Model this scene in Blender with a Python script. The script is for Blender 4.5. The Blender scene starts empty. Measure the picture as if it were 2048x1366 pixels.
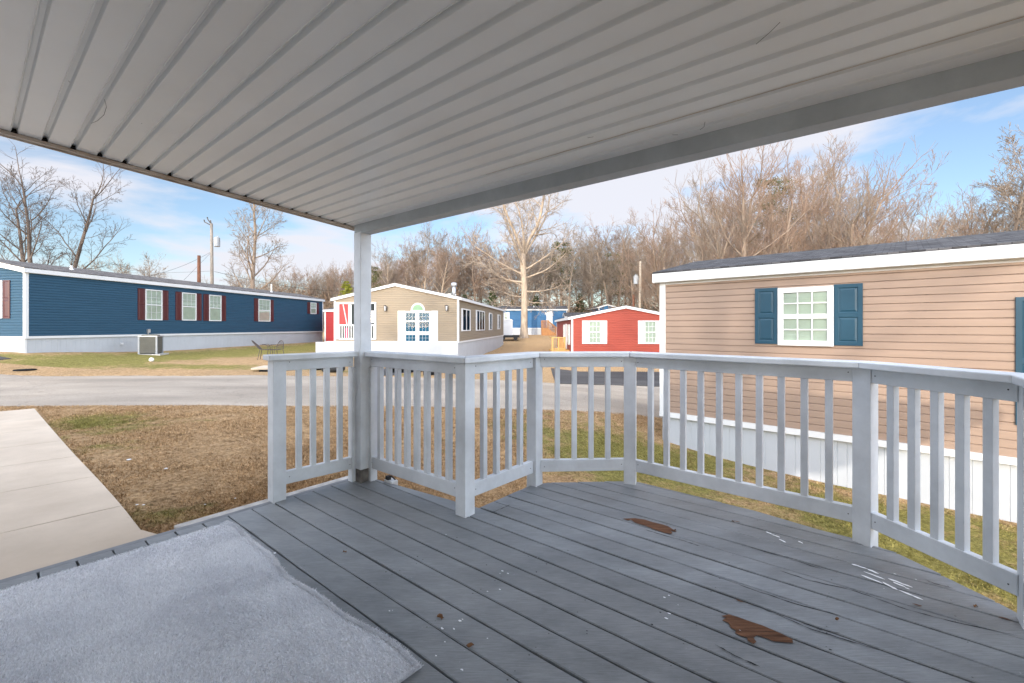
import bpy, math, random
import numpy as np
from mathutils import Vector
R = math.radians
random.seed(7); rng = np.random.default_rng(7)
scene = bpy.context.scene
col = scene.collection

# ------------------------------------------------------------------ camera
F = 883.0; CX = 1024.0; HY = 653.0; H = 1.22        # photo calibration (pixels of the 2048 wide photo), eye height above the deck
cam_d = bpy.data.cameras.new("camera"); cam = bpy.data.objects.new("camera", cam_d); col.objects.link(cam)
cam_d.sensor_width = 36; cam_d.lens = 36*F/2048; cam_d.shift_y = -30/2048
cam_d.clip_start = 0.05; cam_d.clip_end = 3000
cam.location = (0, 0, H); cam.rotation_euler = (R(90), 0, 0)
scene.camera = cam
scene.render.resolution_x = 1024; scene.render.resolution_y = 683

# ------------------------------------------------------------------ light
SUN_EL = R(17.0); sdx, sdy = 0.275, 0.961
sn = math.hypot(sdx, sdy); sdx /= sn; sdy /= sn      # horizontal direction the light travels
world = bpy.data.worlds.new("World"); scene.world = world; world.use_nodes = True
wn = world.node_tree; wn.nodes.clear()
wo = wn.nodes.new('ShaderNodeOutputWorld'); wb = wn.nodes.new('ShaderNodeBackground')
sky = wn.nodes.new('ShaderNodeTexSky'); sky.sky_type = 'NISHITA'; sky.sun_disc = False
sky.sun_elevation = SUN_EL; sky.sun_rotation = math.atan2(-sdx, -sdy)
sky.air_density = 1.0; sky.dust_density = 0.6; sky.ozone_density = 2.4
tc = wn.nodes.new('ShaderNodeTexCoord'); mp = wn.nodes.new('ShaderNodeMapping')
mp.inputs['Scale'].default_value = (1.0, 1.0, 3.6); mp.inputs['Location'].default_value = (0.35, 0.1, 0.25)
nz = wn.nodes.new('ShaderNodeTexNoise'); nz.inputs['Scale'].default_value = 2.4; nz.inputs['Detail'].default_value = 9
nz.inputs['Roughness'].default_value = 0.52; nz.inputs['Distortion'].default_value = 0.15
rp = wn.nodes.new('ShaderNodeValToRGB'); rp.color_ramp.elements[0].position = 0.46; rp.color_ramp.elements[1].position = 0.57
rp.color_ramp.elements[0].color = (0.10, 0.10, 0.10, 1); rp.color_ramp.elements[1].color = (0.95, 0.95, 0.95, 1)
mx = wn.nodes.new('ShaderNodeMix'); mx.data_type = 'RGBA'
mx.inputs['B'].default_value = (4.3, 4.3, 4.65, 1)
wn.links.new(tc.outputs['Generated'], mp.inputs['Vector']); wn.links.new(mp.outputs[0], nz.inputs['Vector'])
wn.links.new(nz.outputs['Fac'], rp.inputs[0]); wn.links.new(rp.outputs[0], mx.inputs['Factor'])
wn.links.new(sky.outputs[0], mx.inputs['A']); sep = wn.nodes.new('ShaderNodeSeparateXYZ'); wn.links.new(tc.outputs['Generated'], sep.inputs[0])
mr = wn.nodes.new('ShaderNodeMapRange'); mr.interpolation_type = 'SMOOTHSTEP'       # gain added to the sky outside the view, overhead and behind, filling the shade
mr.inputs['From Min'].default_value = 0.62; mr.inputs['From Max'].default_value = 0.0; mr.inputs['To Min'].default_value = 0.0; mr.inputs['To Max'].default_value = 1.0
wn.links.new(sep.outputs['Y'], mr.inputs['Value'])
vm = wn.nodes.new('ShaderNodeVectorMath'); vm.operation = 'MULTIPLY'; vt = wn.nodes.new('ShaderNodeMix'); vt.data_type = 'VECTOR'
vt.inputs[4].default_value = (1, 1, 1); vt.inputs[5].default_value = (4.6, 4.42, 4.18)                 # warm multiplier for the unseen sky, added as fill light
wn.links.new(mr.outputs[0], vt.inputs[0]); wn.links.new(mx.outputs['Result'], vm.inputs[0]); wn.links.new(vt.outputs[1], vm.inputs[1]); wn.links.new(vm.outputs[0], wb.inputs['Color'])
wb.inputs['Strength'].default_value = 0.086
wn.links.new(wb.outputs[0], wo.inputs[0])
sl = bpy.data.lights.new("sun", 'SUN'); sun = bpy.data.objects.new("sun", sl); col.objects.link(sun)
sl.energy = 1.2; sl.angle = R(0.6); sl.color = (1.0, 0.91, 0.78)
sd = Vector((sdx*math.cos(SUN_EL), sdy*math.cos(SUN_EL), -math.sin(SUN_EL)))
sun.rotation_euler = sd.to_track_quat('-Z', 'Y').to_euler(); sun.location = (-10, -30, 20)
vs = scene.view_settings; vs.view_transform = 'Standard'; vs.look = 'None'; vs.gamma = 1.0; vs.exposure = 1.26
try: vs.use_curve_mapping = False
except Exception: pass
scene.render.engine = 'CYCLES'
scene.cycles.max_bounces = 8; scene.cycles.diffuse_bounces = 5; scene.cycles.transparent_max_bounces = 8

# ------------------------------------------------------------------ materials
def mat(name, c, rough=0.6, spec=0.4, noise=0.0, nscale=8.0, stretch=(1,1,1), bump=0.0, bscale=None, metal=0.0, c2=None, coord='Object', rot=(0,0,0)):
    m = bpy.data.materials.new(name); m.use_nodes = True
    nt = m.node_tree; b = nt.nodes['Principled BSDF']
    b.inputs['Base Color'].default_value = (*c, 1); b.inputs['Roughness'].default_value = rough
    b.inputs['Specular IOR Level'].default_value = spec; b.inputs['Metallic'].default_value = metal
    if noise or bump or c2:
        t = nt.nodes.new('ShaderNodeTexCoord'); mpg = nt.nodes.new('ShaderNodeMapping'); mpg.inputs['Scale'].default_value = stretch
        mpg.inputs['Rotation'].default_value = rot
        nt.links.new(t.outputs[coord], mpg.inputs[0])
        n = nt.nodes.new('ShaderNodeTexNoise'); n.inputs['Scale'].default_value = nscale; n.inputs['Detail'].default_value = 6; n.inputs['Roughness'].default_value = 0.6
        nt.links.new(mpg.outputs[0], n.inputs['Vector'])
        r = nt.nodes.new('ShaderNodeValToRGB'); r.color_ramp.elements[0].position = 0.3; r.color_ramp.elements[1].position = 0.7
        d = c2 if c2 else tuple(x*(1-noise) for x in c)
        e = c if c2 else tuple(min(1, x*(1+noise*0.6)) for x in c)
        r.color_ramp.elements[0].color = (*d, 1); r.color_ramp.elements[1].color = (*e, 1)
        nt.links.new(n.outputs['Fac'], r.inputs[0]); nt.links.new(r.outputs[0], b.inputs['Base Color'])
        if bump:
            n2 = nt.nodes.new('ShaderNodeTexNoise'); n2.inputs['Scale'].default_value = bscale or nscale*3; n2.inputs['Detail'].default_value = 4
            nt.links.new(mpg.outputs[0], n2.inputs['Vector'])
            bp = nt.nodes.new('ShaderNodeBump'); bp.inputs['Strength'].default_value = bump; bp.inputs['Distance'].default_value = 0.01
            nt.links.new(n2.outputs['Fac'], bp.inputs['Height']); nt.links.new(bp.outputs[0], b.inputs['Normal'])
    return m

def add_node_chain_noise(nt, scale, stretch=(1,1,1), rot=(0,0,0), coord='Object', detail=5, rough=0.6):
    t = nt.nodes.new('ShaderNodeTexCoord'); m = nt.nodes.new('ShaderNodeMapping')
    m.inputs['Scale'].default_value = stretch; m.inputs['Rotation'].default_value = rot
    n = nt.nodes.new('ShaderNodeTexNoise'); n.inputs['Scale'].default_value = scale; n.inputs['Detail'].default_value = detail; n.inputs['Roughness'].default_value = rough
    nt.links.new(t.outputs[coord], m.inputs[0]); nt.links.new(m.outputs[0], n.inputs['Vector'])
    return n
def ramp(nt, src, stops):
    r = nt.nodes.new('ShaderNodeValToRGB'); cr = r.color_ramp
    while len(cr.elements) < len(stops): cr.elements.new(0.5)
    for e, (p, c) in zip(cr.elements, stops): e.position = p; e.color = (*c, 1) if len(c) == 3 else c
    nt.links.new(src, r.inputs[0]); return r
def mixc(nt, fac, a, b, mode='MIX'):
    m = nt.nodes.new('ShaderNodeMix'); m.data_type = 'RGBA'; m.blend_type = mode
    if isinstance(fac, (int, float)): m.inputs['Factor'].default_value = fac
    else: nt.links.new(fac, m.inputs['Factor'])
    for k, v in (('A', a), ('B', b)):
        if isinstance(v, tuple): m.inputs[k].default_value = (*v, 1) if len(v) == 3 else v
        else: nt.links.new(v, m.inputs[k])
    return m.outputs['Result']
def bumpn(nt, h, strength, dist, prev=None):
    b = nt.nodes.new('ShaderNodeBump'); b.inputs['Strength'].default_value = strength; b.inputs['Distance'].default_value = dist
    nt.links.new(h, b.inputs['Height'])
    if prev is not None: nt.links.new(prev, b.inputs['Normal'])
    return b.outputs[0]

A_ANG = math.atan2(-0.63, 0.7766)                      # heading of the deck boards
def deck_paint():
    m = bpy.data.materials.new('deck_paint'); m.use_nodes = True; nt = m.node_tree; b = nt.nodes['Principled BSDF']
    rot = (0, 0, -A_ANG)
    grain = add_node_chain_noise(nt, 9, (1.2, 26, 1), rot, detail=8, rough=0.7)
    big = add_node_chain_noise(nt, 1.9, (1, 2.2, 1), rot, detail=9, rough=0.72)
    spk = add_node_chain_noise(nt, 60, (1, 1, 1), detail=3)
    c1 = ramp(nt, big.outputs['Fac'], [(0.25, (0.13, 0.14, 0.144)), (0.5, (0.235, 0.247, 0.253)), (0.72, (0.32, 0.334, 0.342))])
    g = ramp(nt, grain.outputs['Fac'], [(0.3, (0.6, 0.6, 0.6)), (0.6, (1.06, 1.06, 1.06))])
    c = mixc(nt, 0.8, c1.outputs[0], g.outputs[0], 'MULTIPLY')
    s = ramp(nt, spk.outputs['Fac'], [(0.69, (0, 0, 0)), (0.74, (1, 1, 1))])
    c = mixc(nt, s.outputs[0], c, (0.30, 0.31, 0.32))
    att = nt.nodes.new('ShaderNodeAttribute'); att.attribute_name = 'tone'
    c = mixc(nt, 1.0, c, att.outputs['Color'], 'MULTIPLY')
    nt.links.new(c, b.inputs['Base Color'])
    rr = ramp(nt, big.outputs['Fac'], [(0.3, (0.34,)*3), (0.7, (0.55,)*3)]); nt.links.new(rr.outputs[0], b.inputs['Roughness'])
    b.inputs['Specular IOR Level'].default_value = 0.5
    nt.links.new(bumpn(nt, grain.outputs['Fac'], 0.35, 0.004), b.inputs['Normal'])
    return m
def grass_mat(name, blades=False):
    m = bpy.data.materials.new(name); m.use_nodes = True; nt = m.node_tree; b = nt.nodes['Principled BSDF']
    big = add_node_chain_noise(nt, 0.9, detail=8, rough=0.68); fine = add_node_chain_noise(nt, 28, detail=6, rough=0.75)
    mid = add_node_chain_noise(nt, 4.5, detail=5, rough=0.7)
    tan = ramp(nt, fine.outputs['Fac'], [(0.28, (0.16, 0.095, 0.047)), (0.5, (0.46, 0.30, 0.155)), (0.72, (0.64, 0.47, 0.29))])
    grn = ramp(nt, fine.outputs['Fac'], [(0.28, (0.09, 0.085, 0.02)), (0.52, (0.25, 0.22, 0.065)), (0.75, (0.44, 0.38, 0.15))])
    att = nt.nodes.new('ShaderNodeAttribute'); att.attribute_name = 'green'
    ad = nt.nodes.new('ShaderNodeMath'); ad.operation = 'ADD'; nt.links.new(att.outputs['Fac'], ad.inputs[0])
    sc = nt.nodes.new('ShaderNodeMath'); sc.operation = 'MULTIPLY_ADD'; sc.inputs[1].default_value = 1.6; sc.inputs[2].default_value = -0.8
    nt.links.new(big.outputs['Fac'], sc.inputs[0])
    sc2 = nt.nodes.new('ShaderNodeMath'); sc2.operation = 'MULTIPLY_ADD'; sc2.inputs[1].default_value = 1.3
    nt.links.new(mid.outputs['Fac'], sc2.inputs[0]); 
    ad2 = nt.nodes.new('ShaderNodeMath'); ad2.operation = 'ADD'; ad2.inputs[1].default_value = -0.65
    nt.links.new(sc.outputs[0], ad2.inputs[0]); nt.links.new(ad2.outputs[0], sc2.inputs[2]); nt.links.new(sc2.outputs[0], ad.inputs[1])
    rr = ramp(nt, ad.outputs[0], [(0.30, (0, 0, 0)), (0.72, (1, 1, 1))])
    c = mixc(nt, rr.outputs[0], tan.outputs[0], grn.outputs[0])
    # bare brown earth / leaf litter patches
    pt = add_node_chain_noise(nt, 0.55, detail=7, rough=0.7); pr = ramp(nt, pt.outputs['Fac'], [(0.62, (0, 0, 0)), (0.75, (0.6, 0.6, 0.6))])
    c = mixc(nt, pr.outputs[0], c, mixc(nt, fine.outputs['Fac'], (0.07, 0.045, 0.028), (0.30, 0.17, 0.10)))
    cl = add_node_chain_noise(nt, 7.0, detail=6, rough=0.8); clr = ramp(nt, cl.outputs['Fac'], [(0.3, (0.55, 0.53, 0.5)), (0.5, (0.95, 0.95, 0.95)), (0.75, (1.3, 1.28, 1.22))])
    c = mixc(nt, 1.0, c, clr.outputs[0], 'MULTIPLY')
    if blades:
        a2 = nt.nodes.new('ShaderNodeAttribute'); a2.attribute_name = 'shade'
        c = mixc(nt, 1.0, c, a2.outputs['Color'], 'MULTIPLY')
        b.inputs['Subsurface Weight'].default_value = 0.0
    nt.links.new(c, b.inputs['Base Color']); b.inputs['Roughness'].default_value = 0.9; b.inputs['Specular IOR Level'].default_value = 0.1
    if not blades: nt.links.new(bumpn(nt, fine.outputs['Fac'], 0.9, 0.05), b.inputs['Normal'])
    return m
def asphalt(name, c0, c1, crack=True):
    m = bpy.data.materials.new(name); m.use_nodes = True; nt = m.node_tree; b = nt.nodes['Principled BSDF']
    big = add_node_chain_noise(nt, 0.5, (0.5, 1.4, 1), detail=8, rough=0.6); fine = add_node_chain_noise(nt, 70, detail=3)
    a = ramp(nt, big.outputs['Fac'], [(0.3, c0), (0.7, c1)])
    g = ramp(nt, fine.outputs['Fac'], [(0.3, (0.66,)*3), (0.7, (1.25,)*3)])
    c = mixc(nt, 0.9, a.outputs[0], g.outputs[0], 'MULTIPLY')
    if crack:
        v = nt.nodes.new('ShaderNodeTexVoronoi'); v.feature = 'DISTANCE_TO_EDGE'; v.inputs['Scale'].default_value = 0.35
        t = nt.nodes.new('ShaderNodeTexCoord'); w = add_node_chain_noise(nt, 1.5, detail=5)
        mm = nt.nodes.new('ShaderNodeVectorMath'); mm.operation = 'ADD'; nt.links.new(t.outputs['Object'], mm.inputs[0]); nt.links.new(w.outputs['Color'], mm.inputs[1])
        nt.links.new(mm.outputs[0], v.inputs['Vector'])
        cr = ramp(nt, v.outputs['Distance'], [(0.0, (0.6,)*3), (0.006, (1.0,)*3)])
        c = mixc(nt, 0.6, c, cr.outputs[0], 'MULTIPLY')
    nt.links.new(c, b.inputs['Base Color']); b.inputs['Roughness'].default_value = 0.9; b.inputs['Specular IOR Level'].default_value = 0.2
    nt.links.new(bumpn(nt, fine.outputs['Fac'], 0.5, 0.01), b.inputs['Normal'])
    return m
def shingles(name, c, scale=1.0):
    m = bpy.data.materials.new(name); m.use_nodes = True; nt = m.node_tree; b = nt.nodes['Principled BSDF']
    uv = nt.nodes.new('ShaderNodeUVMap'); br = nt.nodes.new('ShaderNodeTexBrick')
    br.inputs['Scale'].default_value = 1.0; br.inputs['Brick Width'].default_value = 0.17; br.inputs['Row Height'].default_value = 0.07; br.inputs['Mortar Size'].default_value = 0.004
    br.inputs['Color1'].default_value = (*[x*0.6 for x in c], 1); br.inputs['Color2'].default_value = (*[min(1, x*1.5) for x in c], 1); br.inputs['Mortar'].default_value = (*[x*0.35 for x in c], 1)
    br.offset = 0.43; br.squash = 0.7
    nt.links.new(uv.outputs[0], br.inputs['Vector'])
    n = add_node_chain_noise(nt, 3.0, detail=6); g = ramp(nt, n.outputs['Fac'], [(0.3, (0.7,)*3), (0.7, (1.25,)*3)])
    cc = mixc(nt, 0.8, br.outputs['Color'], g.outputs[0], 'MULTIPLY')
    nt.links.new(cc, b.inputs['Base Color']); b.inputs['Roughness'].default_value = 0.95; b.inputs['Specular IOR Level'].default_value = 0.15
    nt.links.new(bumpn(nt, br.outputs['Fac'], -0.4, 0.01), b.inputs['Normal'])
    return m
def glass_mat(name, tint=(0.9, 0.95, 0.95), refl=0.25):
    m = bpy.data.materials.new(name); m.use_nodes = True; nt = m.node_tree; nt.nodes.clear()
    o = nt.nodes.new('ShaderNodeOutputMaterial'); tr = nt.nodes.new('ShaderNodeBsdfTransparent'); tr.inputs[0].default_value = (*tint, 1)
    gl = nt.nodes.new('ShaderNodeBsdfGlossy'); gl.inputs['Roughness'].default_value = 0.03
    mm = nt.nodes.new('ShaderNodeMixShader'); mm.inputs[0].default_value = refl
    nt.links.new(tr.outputs[0], mm.inputs[1]); nt.links.new(gl.outputs[0], mm.inputs[2]); nt.links.new(mm.outputs[0], o.inputs[0])
    return m
def wood_paint(name, c, scuff=(0.3, 0.31, 0.33)):
    m = bpy.data.materials.new(name); m.use_nodes = True; nt = m.node_tree; b = nt.nodes['Principled BSDF']
    n1 = add_node_chain_noise(nt, 2.5, detail=7, rough=0.65); n2 = add_node_chain_noise(nt, 26, (1, 1, 0.18), detail=5)
    c1 = ramp(nt, n1.outputs['Fac'], [(0.28, tuple(x*0.74 for x in c)), (0.7, tuple(x*1.12 for x in c))])
    sp = ramp(nt, n2.outputs['Fac'], [(0.70, (0, 0, 0)), (0.76, (0.7, 0.7, 0.7))])
    cc = mixc(nt, sp.outputs[0], c1.outputs[0], scuff)
    nt.links.new(cc, b.inputs['Base Color']); b.inputs['Roughness'].default_value = 0.5; b.inputs['Specular IOR Level'].default_value = 0.4
    nt.links.new(bumpn(nt, n2.outputs['Fac'], 0.25, 0.004), b.inputs['Normal'])
    return m

M = {}
M['rail'] = wood_paint('rail_paint', (0.655, 0.68, 0.705), (0.40, 0.42, 0.44))
M['beam'] = wood_paint('beam_paint', (0.40, 0.45, 0.49), (0.52, 0.54, 0.56))
M['deck'] = deck_paint()
def fix_nail(): pass
M['deckrim'] = mat('rim_paint', (0.21, 0.22, 0.232), 0.6, 0.3, 0.3, 6, bump=0.3)
M['ceil'] = mat('soffit_metal', (0.83, 0.86, 0.865), 0.30, 0.5, 0.05, 1.2)
def _oil(m):
    nt = m.node_tree; n = add_node_chain_noise(nt, 1.1, (1, 3, 1), (0, 0, -math.atan2(-0.63, 0.7766)), detail=2); nt.links.new(bumpn(nt, n.outputs['Fac'], 0.5, 0.03), nt.nodes['Principled BSDF'].inputs['Normal'])
_oil(M['ceil'])
M['gutter'] = mat('gutter_metal', (0.62, 0.59, 0.55), 0.5, 0.4, 0.0, 7, c2=(0.33, 0.26, 0.2), stretch=(1, 1, 6))
M['black'] = mat('black_void', (0.012, 0.012, 0.012), 0.8, 0.1)
M['grass'] = grass_mat('lawn'); M['blade'] = grass_mat('grass_blades', True)
M['road'] = asphalt('road_asphalt', (0.265, 0.225, 0.18), (0.46, 0.39, 0.31))
M['dark_asphalt'] = asphalt('dark_asphalt', (0.045, 0.042, 0.042), (0.10, 0.095, 0.09), False)
M['concrete'] = mat('concrete', (0.60, 0.505, 0.395), 0.85, 0.2, 0.0, 1.6, c2=(0.47, 0.39, 0.30), bump=0.25, bscale=60)
M['curb'] = mat('curb_concrete', (0.50, 0.48, 0.45), 0.9, 0.2, 0.35, 12, bump=0.5)
M['block'] = mat('weathered_block', (0.17, 0.155, 0.14), 0.9, 0.2, 0.5, 14, bump=0.5)
M['white'] = mat('white_vinyl', (0.66, 0.66, 0.655), 0.45, 0.4, 0.05, 2)
M['skirt'] = mat('white_skirting', (0.44, 0.46, 0.48), 0.5, 0.4, 0.07, 1.5)
M['blue'] = mat('blue_siding', (0.024, 0.072, 0.12), 0.5, 0.25, 0.10, 1.3, (1, 1, 6))
M['farblue'] = mat('far_blue_siding', (0.035, 0.13, 0.27), 0.5, 0.35, 0.08, 1.3, (1, 1, 6))
M['beige'] = mat('beige_siding', (0.255, 0.205, 0.145), 0.5, 0.35, 0.06, 1.3, (1, 1, 6))
M['tan'] = mat('tan_siding', (0.31, 0.222, 0.168), 0.5, 0.3, 0.09, 1.6, (0.6, 0.6, 14))
M['coral'] = mat('coral_siding', (0.29, 0.048, 0.028), 0.5, 0.35, 0.07, 1.3, (1, 1, 6))
M['red'] = mat('red_siding', (0.34, 0.022, 0.025), 0.45, 0.4, 0.07, 1.3, (1, 1, 6))
M['maroon'] = mat('maroon_vinyl', (0.07, 0.012, 0.014), 0.35, 0.5, 0.1, 3)
M['teal'] = mat('teal_vinyl', (0.014, 0.055, 0.088), 0.4, 0.35, 0.1, 4)
M['shingle'] = shingles('grey_shingles', (0.13, 0.12, 0.115))
M['shingle_dark'] = shingles('dark_shingles', (0.085, 0.083, 0.085))
M['glass'] = glass_mat('window_glass', (0.82, 0.9, 0.9), 0.22)
M['glass_clear'] = glass_mat('clear_glass', (0.95, 0.97, 0.97), 0.012)
M['glass_dark'] = glass_mat('dark_glass', (0.3, 0.32, 0.33), 0.12)
M['blind'] = mat('blind_slats', (0.62, 0.64, 0.52), 0.7, 0.2, 0.12, 3)
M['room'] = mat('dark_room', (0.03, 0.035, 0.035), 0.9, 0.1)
M['bluerefl'] = mat('blue_reflection', (0.005, 0.085, 0.15), 0.7, 0.2, 0.35, 2.5)  # blue reflection of the window glass, painted as a colour behind the pane
M['greenarch'] = mat('pale_green_panel', (0.22, 0.36, 0.22), 0.6, 0.3, 0.2, 3)
M['bark'] = mat('grey_brown_bark', (0.34, 0.27, 0.21), 0.95, 0.1, 0.0, 3.0, (1, 1, 0.25), 0.8, 22, c2=(0.18, 0.14, 0.11))
M['darkbark'] = mat('dark_bark', (0.15, 0.12, 0.10), 0.95, 0.1, 0.0, 3.0, (1, 1, 0.25), 0.8, 22, c2=(0.07, 0.055, 0.045))
M['palebark'] = mat('pale_bark', (0.46, 0.37, 0.28), 0.95, 0.1, 0.0, 3.5, (1, 1, 0.3), 0.8, 20, c2=(0.24, 0.19, 0.145))
M['twig'] = mat('twig', (0.265, 0.215, 0.17), 0.9, 0.1, 0.3, 0.8)
M['twigred'] = mat('reddish_twig', (0.28, 0.20, 0.15), 0.9, 0.1, 0.3, 0.8)
M['paletwig'] = mat('pale_twig', (0.33, 0.27, 0.215), 0.9, 0.1, 0.3, 0.8)
M['twigdark'] = mat('dark_twig', (0.13, 0.105, 0.09), 0.9, 0.1, 0.3, 0.8)
M['pine'] = mat('pine_needles', (0.10, 0.105, 0.035), 0.8, 0.2, 0.5, 1.2)
M['holly'] = mat('evergreen_leaves', (0.045, 0.07, 0.02), 0.6, 0.3, 0.5, 1.2)
M['cedar'] = mat('yellow_green_leaves', (0.26, 0.27, 0.035), 0.7, 0.2, 0.5, 1.2)
M['brush'] = mat('brush_litter', (0.30, 0.20, 0.13), 0.95, 0.1, 0.0, 0.25, c2=(0.11, 0.085, 0.062))
M['pole'] = mat('weathered_pole', (0.42, 0.36, 0.29), 0.9, 0.1, 0.3, 5, (1, 1, 0.2))
M['greypole'] = mat('grey_pole', (0.25, 0.22, 0.19), 0.9, 0.1, 0.3, 5, (1, 1, 0.2))
M['brownpole'] = mat('brown_pole', (0.15, 0.07, 0.045), 0.9, 0.1, 0.3, 5, (1, 1, 0.2))
M['galv'] = mat('galvanised_metal', (0.52, 0.53, 0.54), 0.35, 0.5, 0.1, 6, metal=0.7)
M['acgrey'] = mat('air_unit_metal', (0.12, 0.12, 0.105), 0.5, 0.4, 0.15, 5)
M['wire'] = mat('black_cable', (0.03, 0.03, 0.03), 0.6, 0.3)
M['iron'] = mat('dark_iron', (0.06, 0.05, 0.045), 0.5, 0.4)
M['lumber'] = mat('new_lumber', (0.55, 0.33, 0.12), 0.7, 0.3, 0.25, 6, (1, 1, 0.4))
M['lumber_brown'] = mat('brown_lumber', (0.38, 0.18, 0.07), 0.7, 0.3, 0.25, 6)
M['pink'] = mat('pink_plastic', (0.70, 0.02, 0.09), 0.4, 0.4)
M['barewood'] = mat('bare_wood', (0.24, 0.115, 0.06), 0.8, 0.2, 0.0, 5, (1, 16, 1), 0.7, 14, c2=(0.05, 0.022, 0.012), rot=(0, 0, -A_ANG))
M['paintmark'] = mat('white_paint', (0.88, 0.89, 0.9), 0.6, 0.3, 0.1, 30)
M['rug'] = mat('rug_pile', (0.86, 0.87, 0.89), 0.95, 0.1, 0.0, 4.0, c2=(0.74, 0.75, 0.78))
rug_nt = M['rug'].node_tree; _a = rug_nt.nodes.new('ShaderNodeAttribute'); _a.attribute_name = 'shade'
_b = rug_nt.nodes['Principled BSDF']; _src = _b.inputs['Base Color'].links[0].from_socket; rug_nt.links.new(mixc(rug_nt, 1.0, _src, _a.outputs['Color'], 'MULTIPLY'), _b.inputs['Base Color'])
M['leaf'] = mat('dead_leaf', (0.20, 0.10, 0.05), 0.8, 0.2, 0.4, 20)
M['rust'] = mat('rust', (0.42, 0.26, 0.10), 0.8, 0.2, 0.4, 10)
M['nail'] = mat('nail_head', (0.06, 0.06, 0.062), 0.6, 0.4)
M['tank'] = mat('grey_tank', (0.30, 0.32, 0.34), 0.5, 0.4, 0.1, 5)
M['litter'] = mat('white_litter', (0.75, 0.75, 0.73), 0.6, 0.3)

# ------------------------------------------------------------------ mesh helpers
class MB:
    def __init__(s): s.v = []; s.f = []; s.uv = []
    def face(s, pts, uvs=None):
        i = len(s.v); s.v += [tuple(p) for p in pts]; s.f.append(tuple(range(i, i+len(pts))))
        s.uv.append(uvs)
    def hexa(s, b, t):                                  # bottom quad + top quad
        i = len(s.v); s.v += [tuple(p) for p in b] + [tuple(p) for p in t]; n = len(b)
        s.f.append(tuple(range(i+n-1, i-1, -1))); s.f.append(tuple(range(i+n, i+2*n)))
        s.uv += [None, None]
        for k in range(n): s.f.append((i+k, i+(k+1) % n, i+n+(k+1) % n, i+n+k)); s.uv.append(None)
    def box(s, x0, x1, y0, y1, z0, z1):
        s.hexa([(x0,y0,z0),(x1,y0,z0),(x1,y1,z0),(x0,y1,z0)], [(x0,y0,z1),(x1,y0,z1),(x1,y1,z1),(x0,y1,z1)])
    def fbox(s, fr, u0, u1, d0, d1, z0, z1):            # box in a wall frame
        c = [(u0,d0),(u1,d0),(u1,d1),(u0,d1)]
        s.hexa([fr(u,d,z0) for u,d in c], [fr(u,d,z1) for u,d in c])
    def beam(s, p, q, w, h, up=(0,0,1)):                # rectangular bar p..q, width w (across), height h
        p = Vector(p); q = Vector(q); d = (q-p).normalized(); u = Vector(up)
        sdv = d.cross(u).normalized(); u2 = sdv.cross(d).normalized()
        o = [sdv*(-w/2)+u2*(-h/2), sdv*(w/2)+u2*(-h/2), sdv*(w/2)+u2*(h/2), sdv*(-w/2)+u2*(h/2)]
        s.hexa([p+x for x in o], [q+x for x in o])
    def tube(s, pts, rads, k=6, cap=True):
        pts = [Vector(p) for p in pts]; base = len(s.v); n = len(pts)
        ref = Vector((0.31, 0.2, 0.93))
        for i, p in enumerate(pts):
            d = (pts[min(i+1, n-1)]-pts[max(i-1, 0)]).normalized()
            a = d.cross(ref)
            if a.length < 1e-3: a = d.cross(Vector((1,0,0)))
            a.normalize(); b = d.cross(a)
            for j in range(k):
                t = 2*math.pi*j/k; q = p + (a*math.cos(t)+b*math.sin(t))*rads[i]; s.v.append((q.x, q.y, q.z))
        for i in range(n-1):
            for j in range(k):
                a0 = base+i*k+j; a1 = base+i*k+(j+1) % k; s.f.append((a0, a1, a1+k, a0+k)); s.uv.append(None)
        if cap:
            s.f.append(tuple(base+j for j in range(k-1, -1, -1))); s.f.append(tuple(base+(n-1)*k+j for j in range(k))); s.uv += [None, None]
    def build(s, name, m, parent=None, smooth=False, bevel=0.0):
        me = bpy.data.meshes.new(name); me.from_pydata(s.v, [], s.f); me.update()
        if any(u is not None for u in s.uv):
            ul = me.uv_layers.new(name='UVMap'); k = 0
            for f, u in zip(s.f, s.uv):
                for j in range(len(f)): ul.data[k].uv = u[j] if u else (0, 0); k += 1
        if smooth: me.polygons.foreach_set('use_smooth', [True]*len(me.polygons))
        o = bpy.data.objects.new(name, me); col.objects.link(o)
        if m: me.materials.append(m)
        if parent: o.parent = parent; o.matrix_parent_inverse = parent_inv(parent)
        if bevel:
            b = o.modifiers.new('bevel', 'BEVEL'); b.width = bevel; b.segments = 2; b.limit_method = 'ANGLE'
        return o
def parent_inv(p):
    from mathutils import Matrix
    m = Matrix.Identity(4); q = p
    while q: m = Matrix.Translation(q.location) @ m if not any(q.rotation_euler) else q.matrix_basis @ m; q = q.parent if False else None
    return m.inverted() if p.type == 'EMPTY' else Matrix.Identity(4)
def tag(o, label=None, cat=None, group=None, kind=None):
    if label: o['label'] = label
    if cat: o['category'] = cat
    if group: o['group'] = group
    if kind: o['kind'] = kind
    return o
def thing(name, label, cat, loc=(0,0,0), group=None):
    o = bpy.data.objects.new(name, None); col.objects.link(o); o.location = loc; o.empty_display_size = 0.3
    return tag(o, label, cat, group)
def frame(O, U, N):
    def f(u, d, z): return Vector((O[0]+U[0]*u+N[0]*d, O[1]+U[1]*u+N[1]*d, z))
    f.O, f.U, f.N = O, U, N
    return f
def wu(fr, x):                                          # photo column -> position along a wall
    k = (x-CX)/F; O, U = fr.O, fr.U
    return (k*O[1]-O[0])/(U[0]-k*U[1])
def wz(fr, u, y): return H + (HY-y)/F*(fr.O[1]+fr.U[1]*u)
def at(x, y, Y): return Vector(((x-CX)/F*Y, Y, H+(HY-y)/F*Y))
UA = (0.7766, -0.63); UB = (0.63, 0.7766)               # deck axes: along the boards / across them
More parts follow.
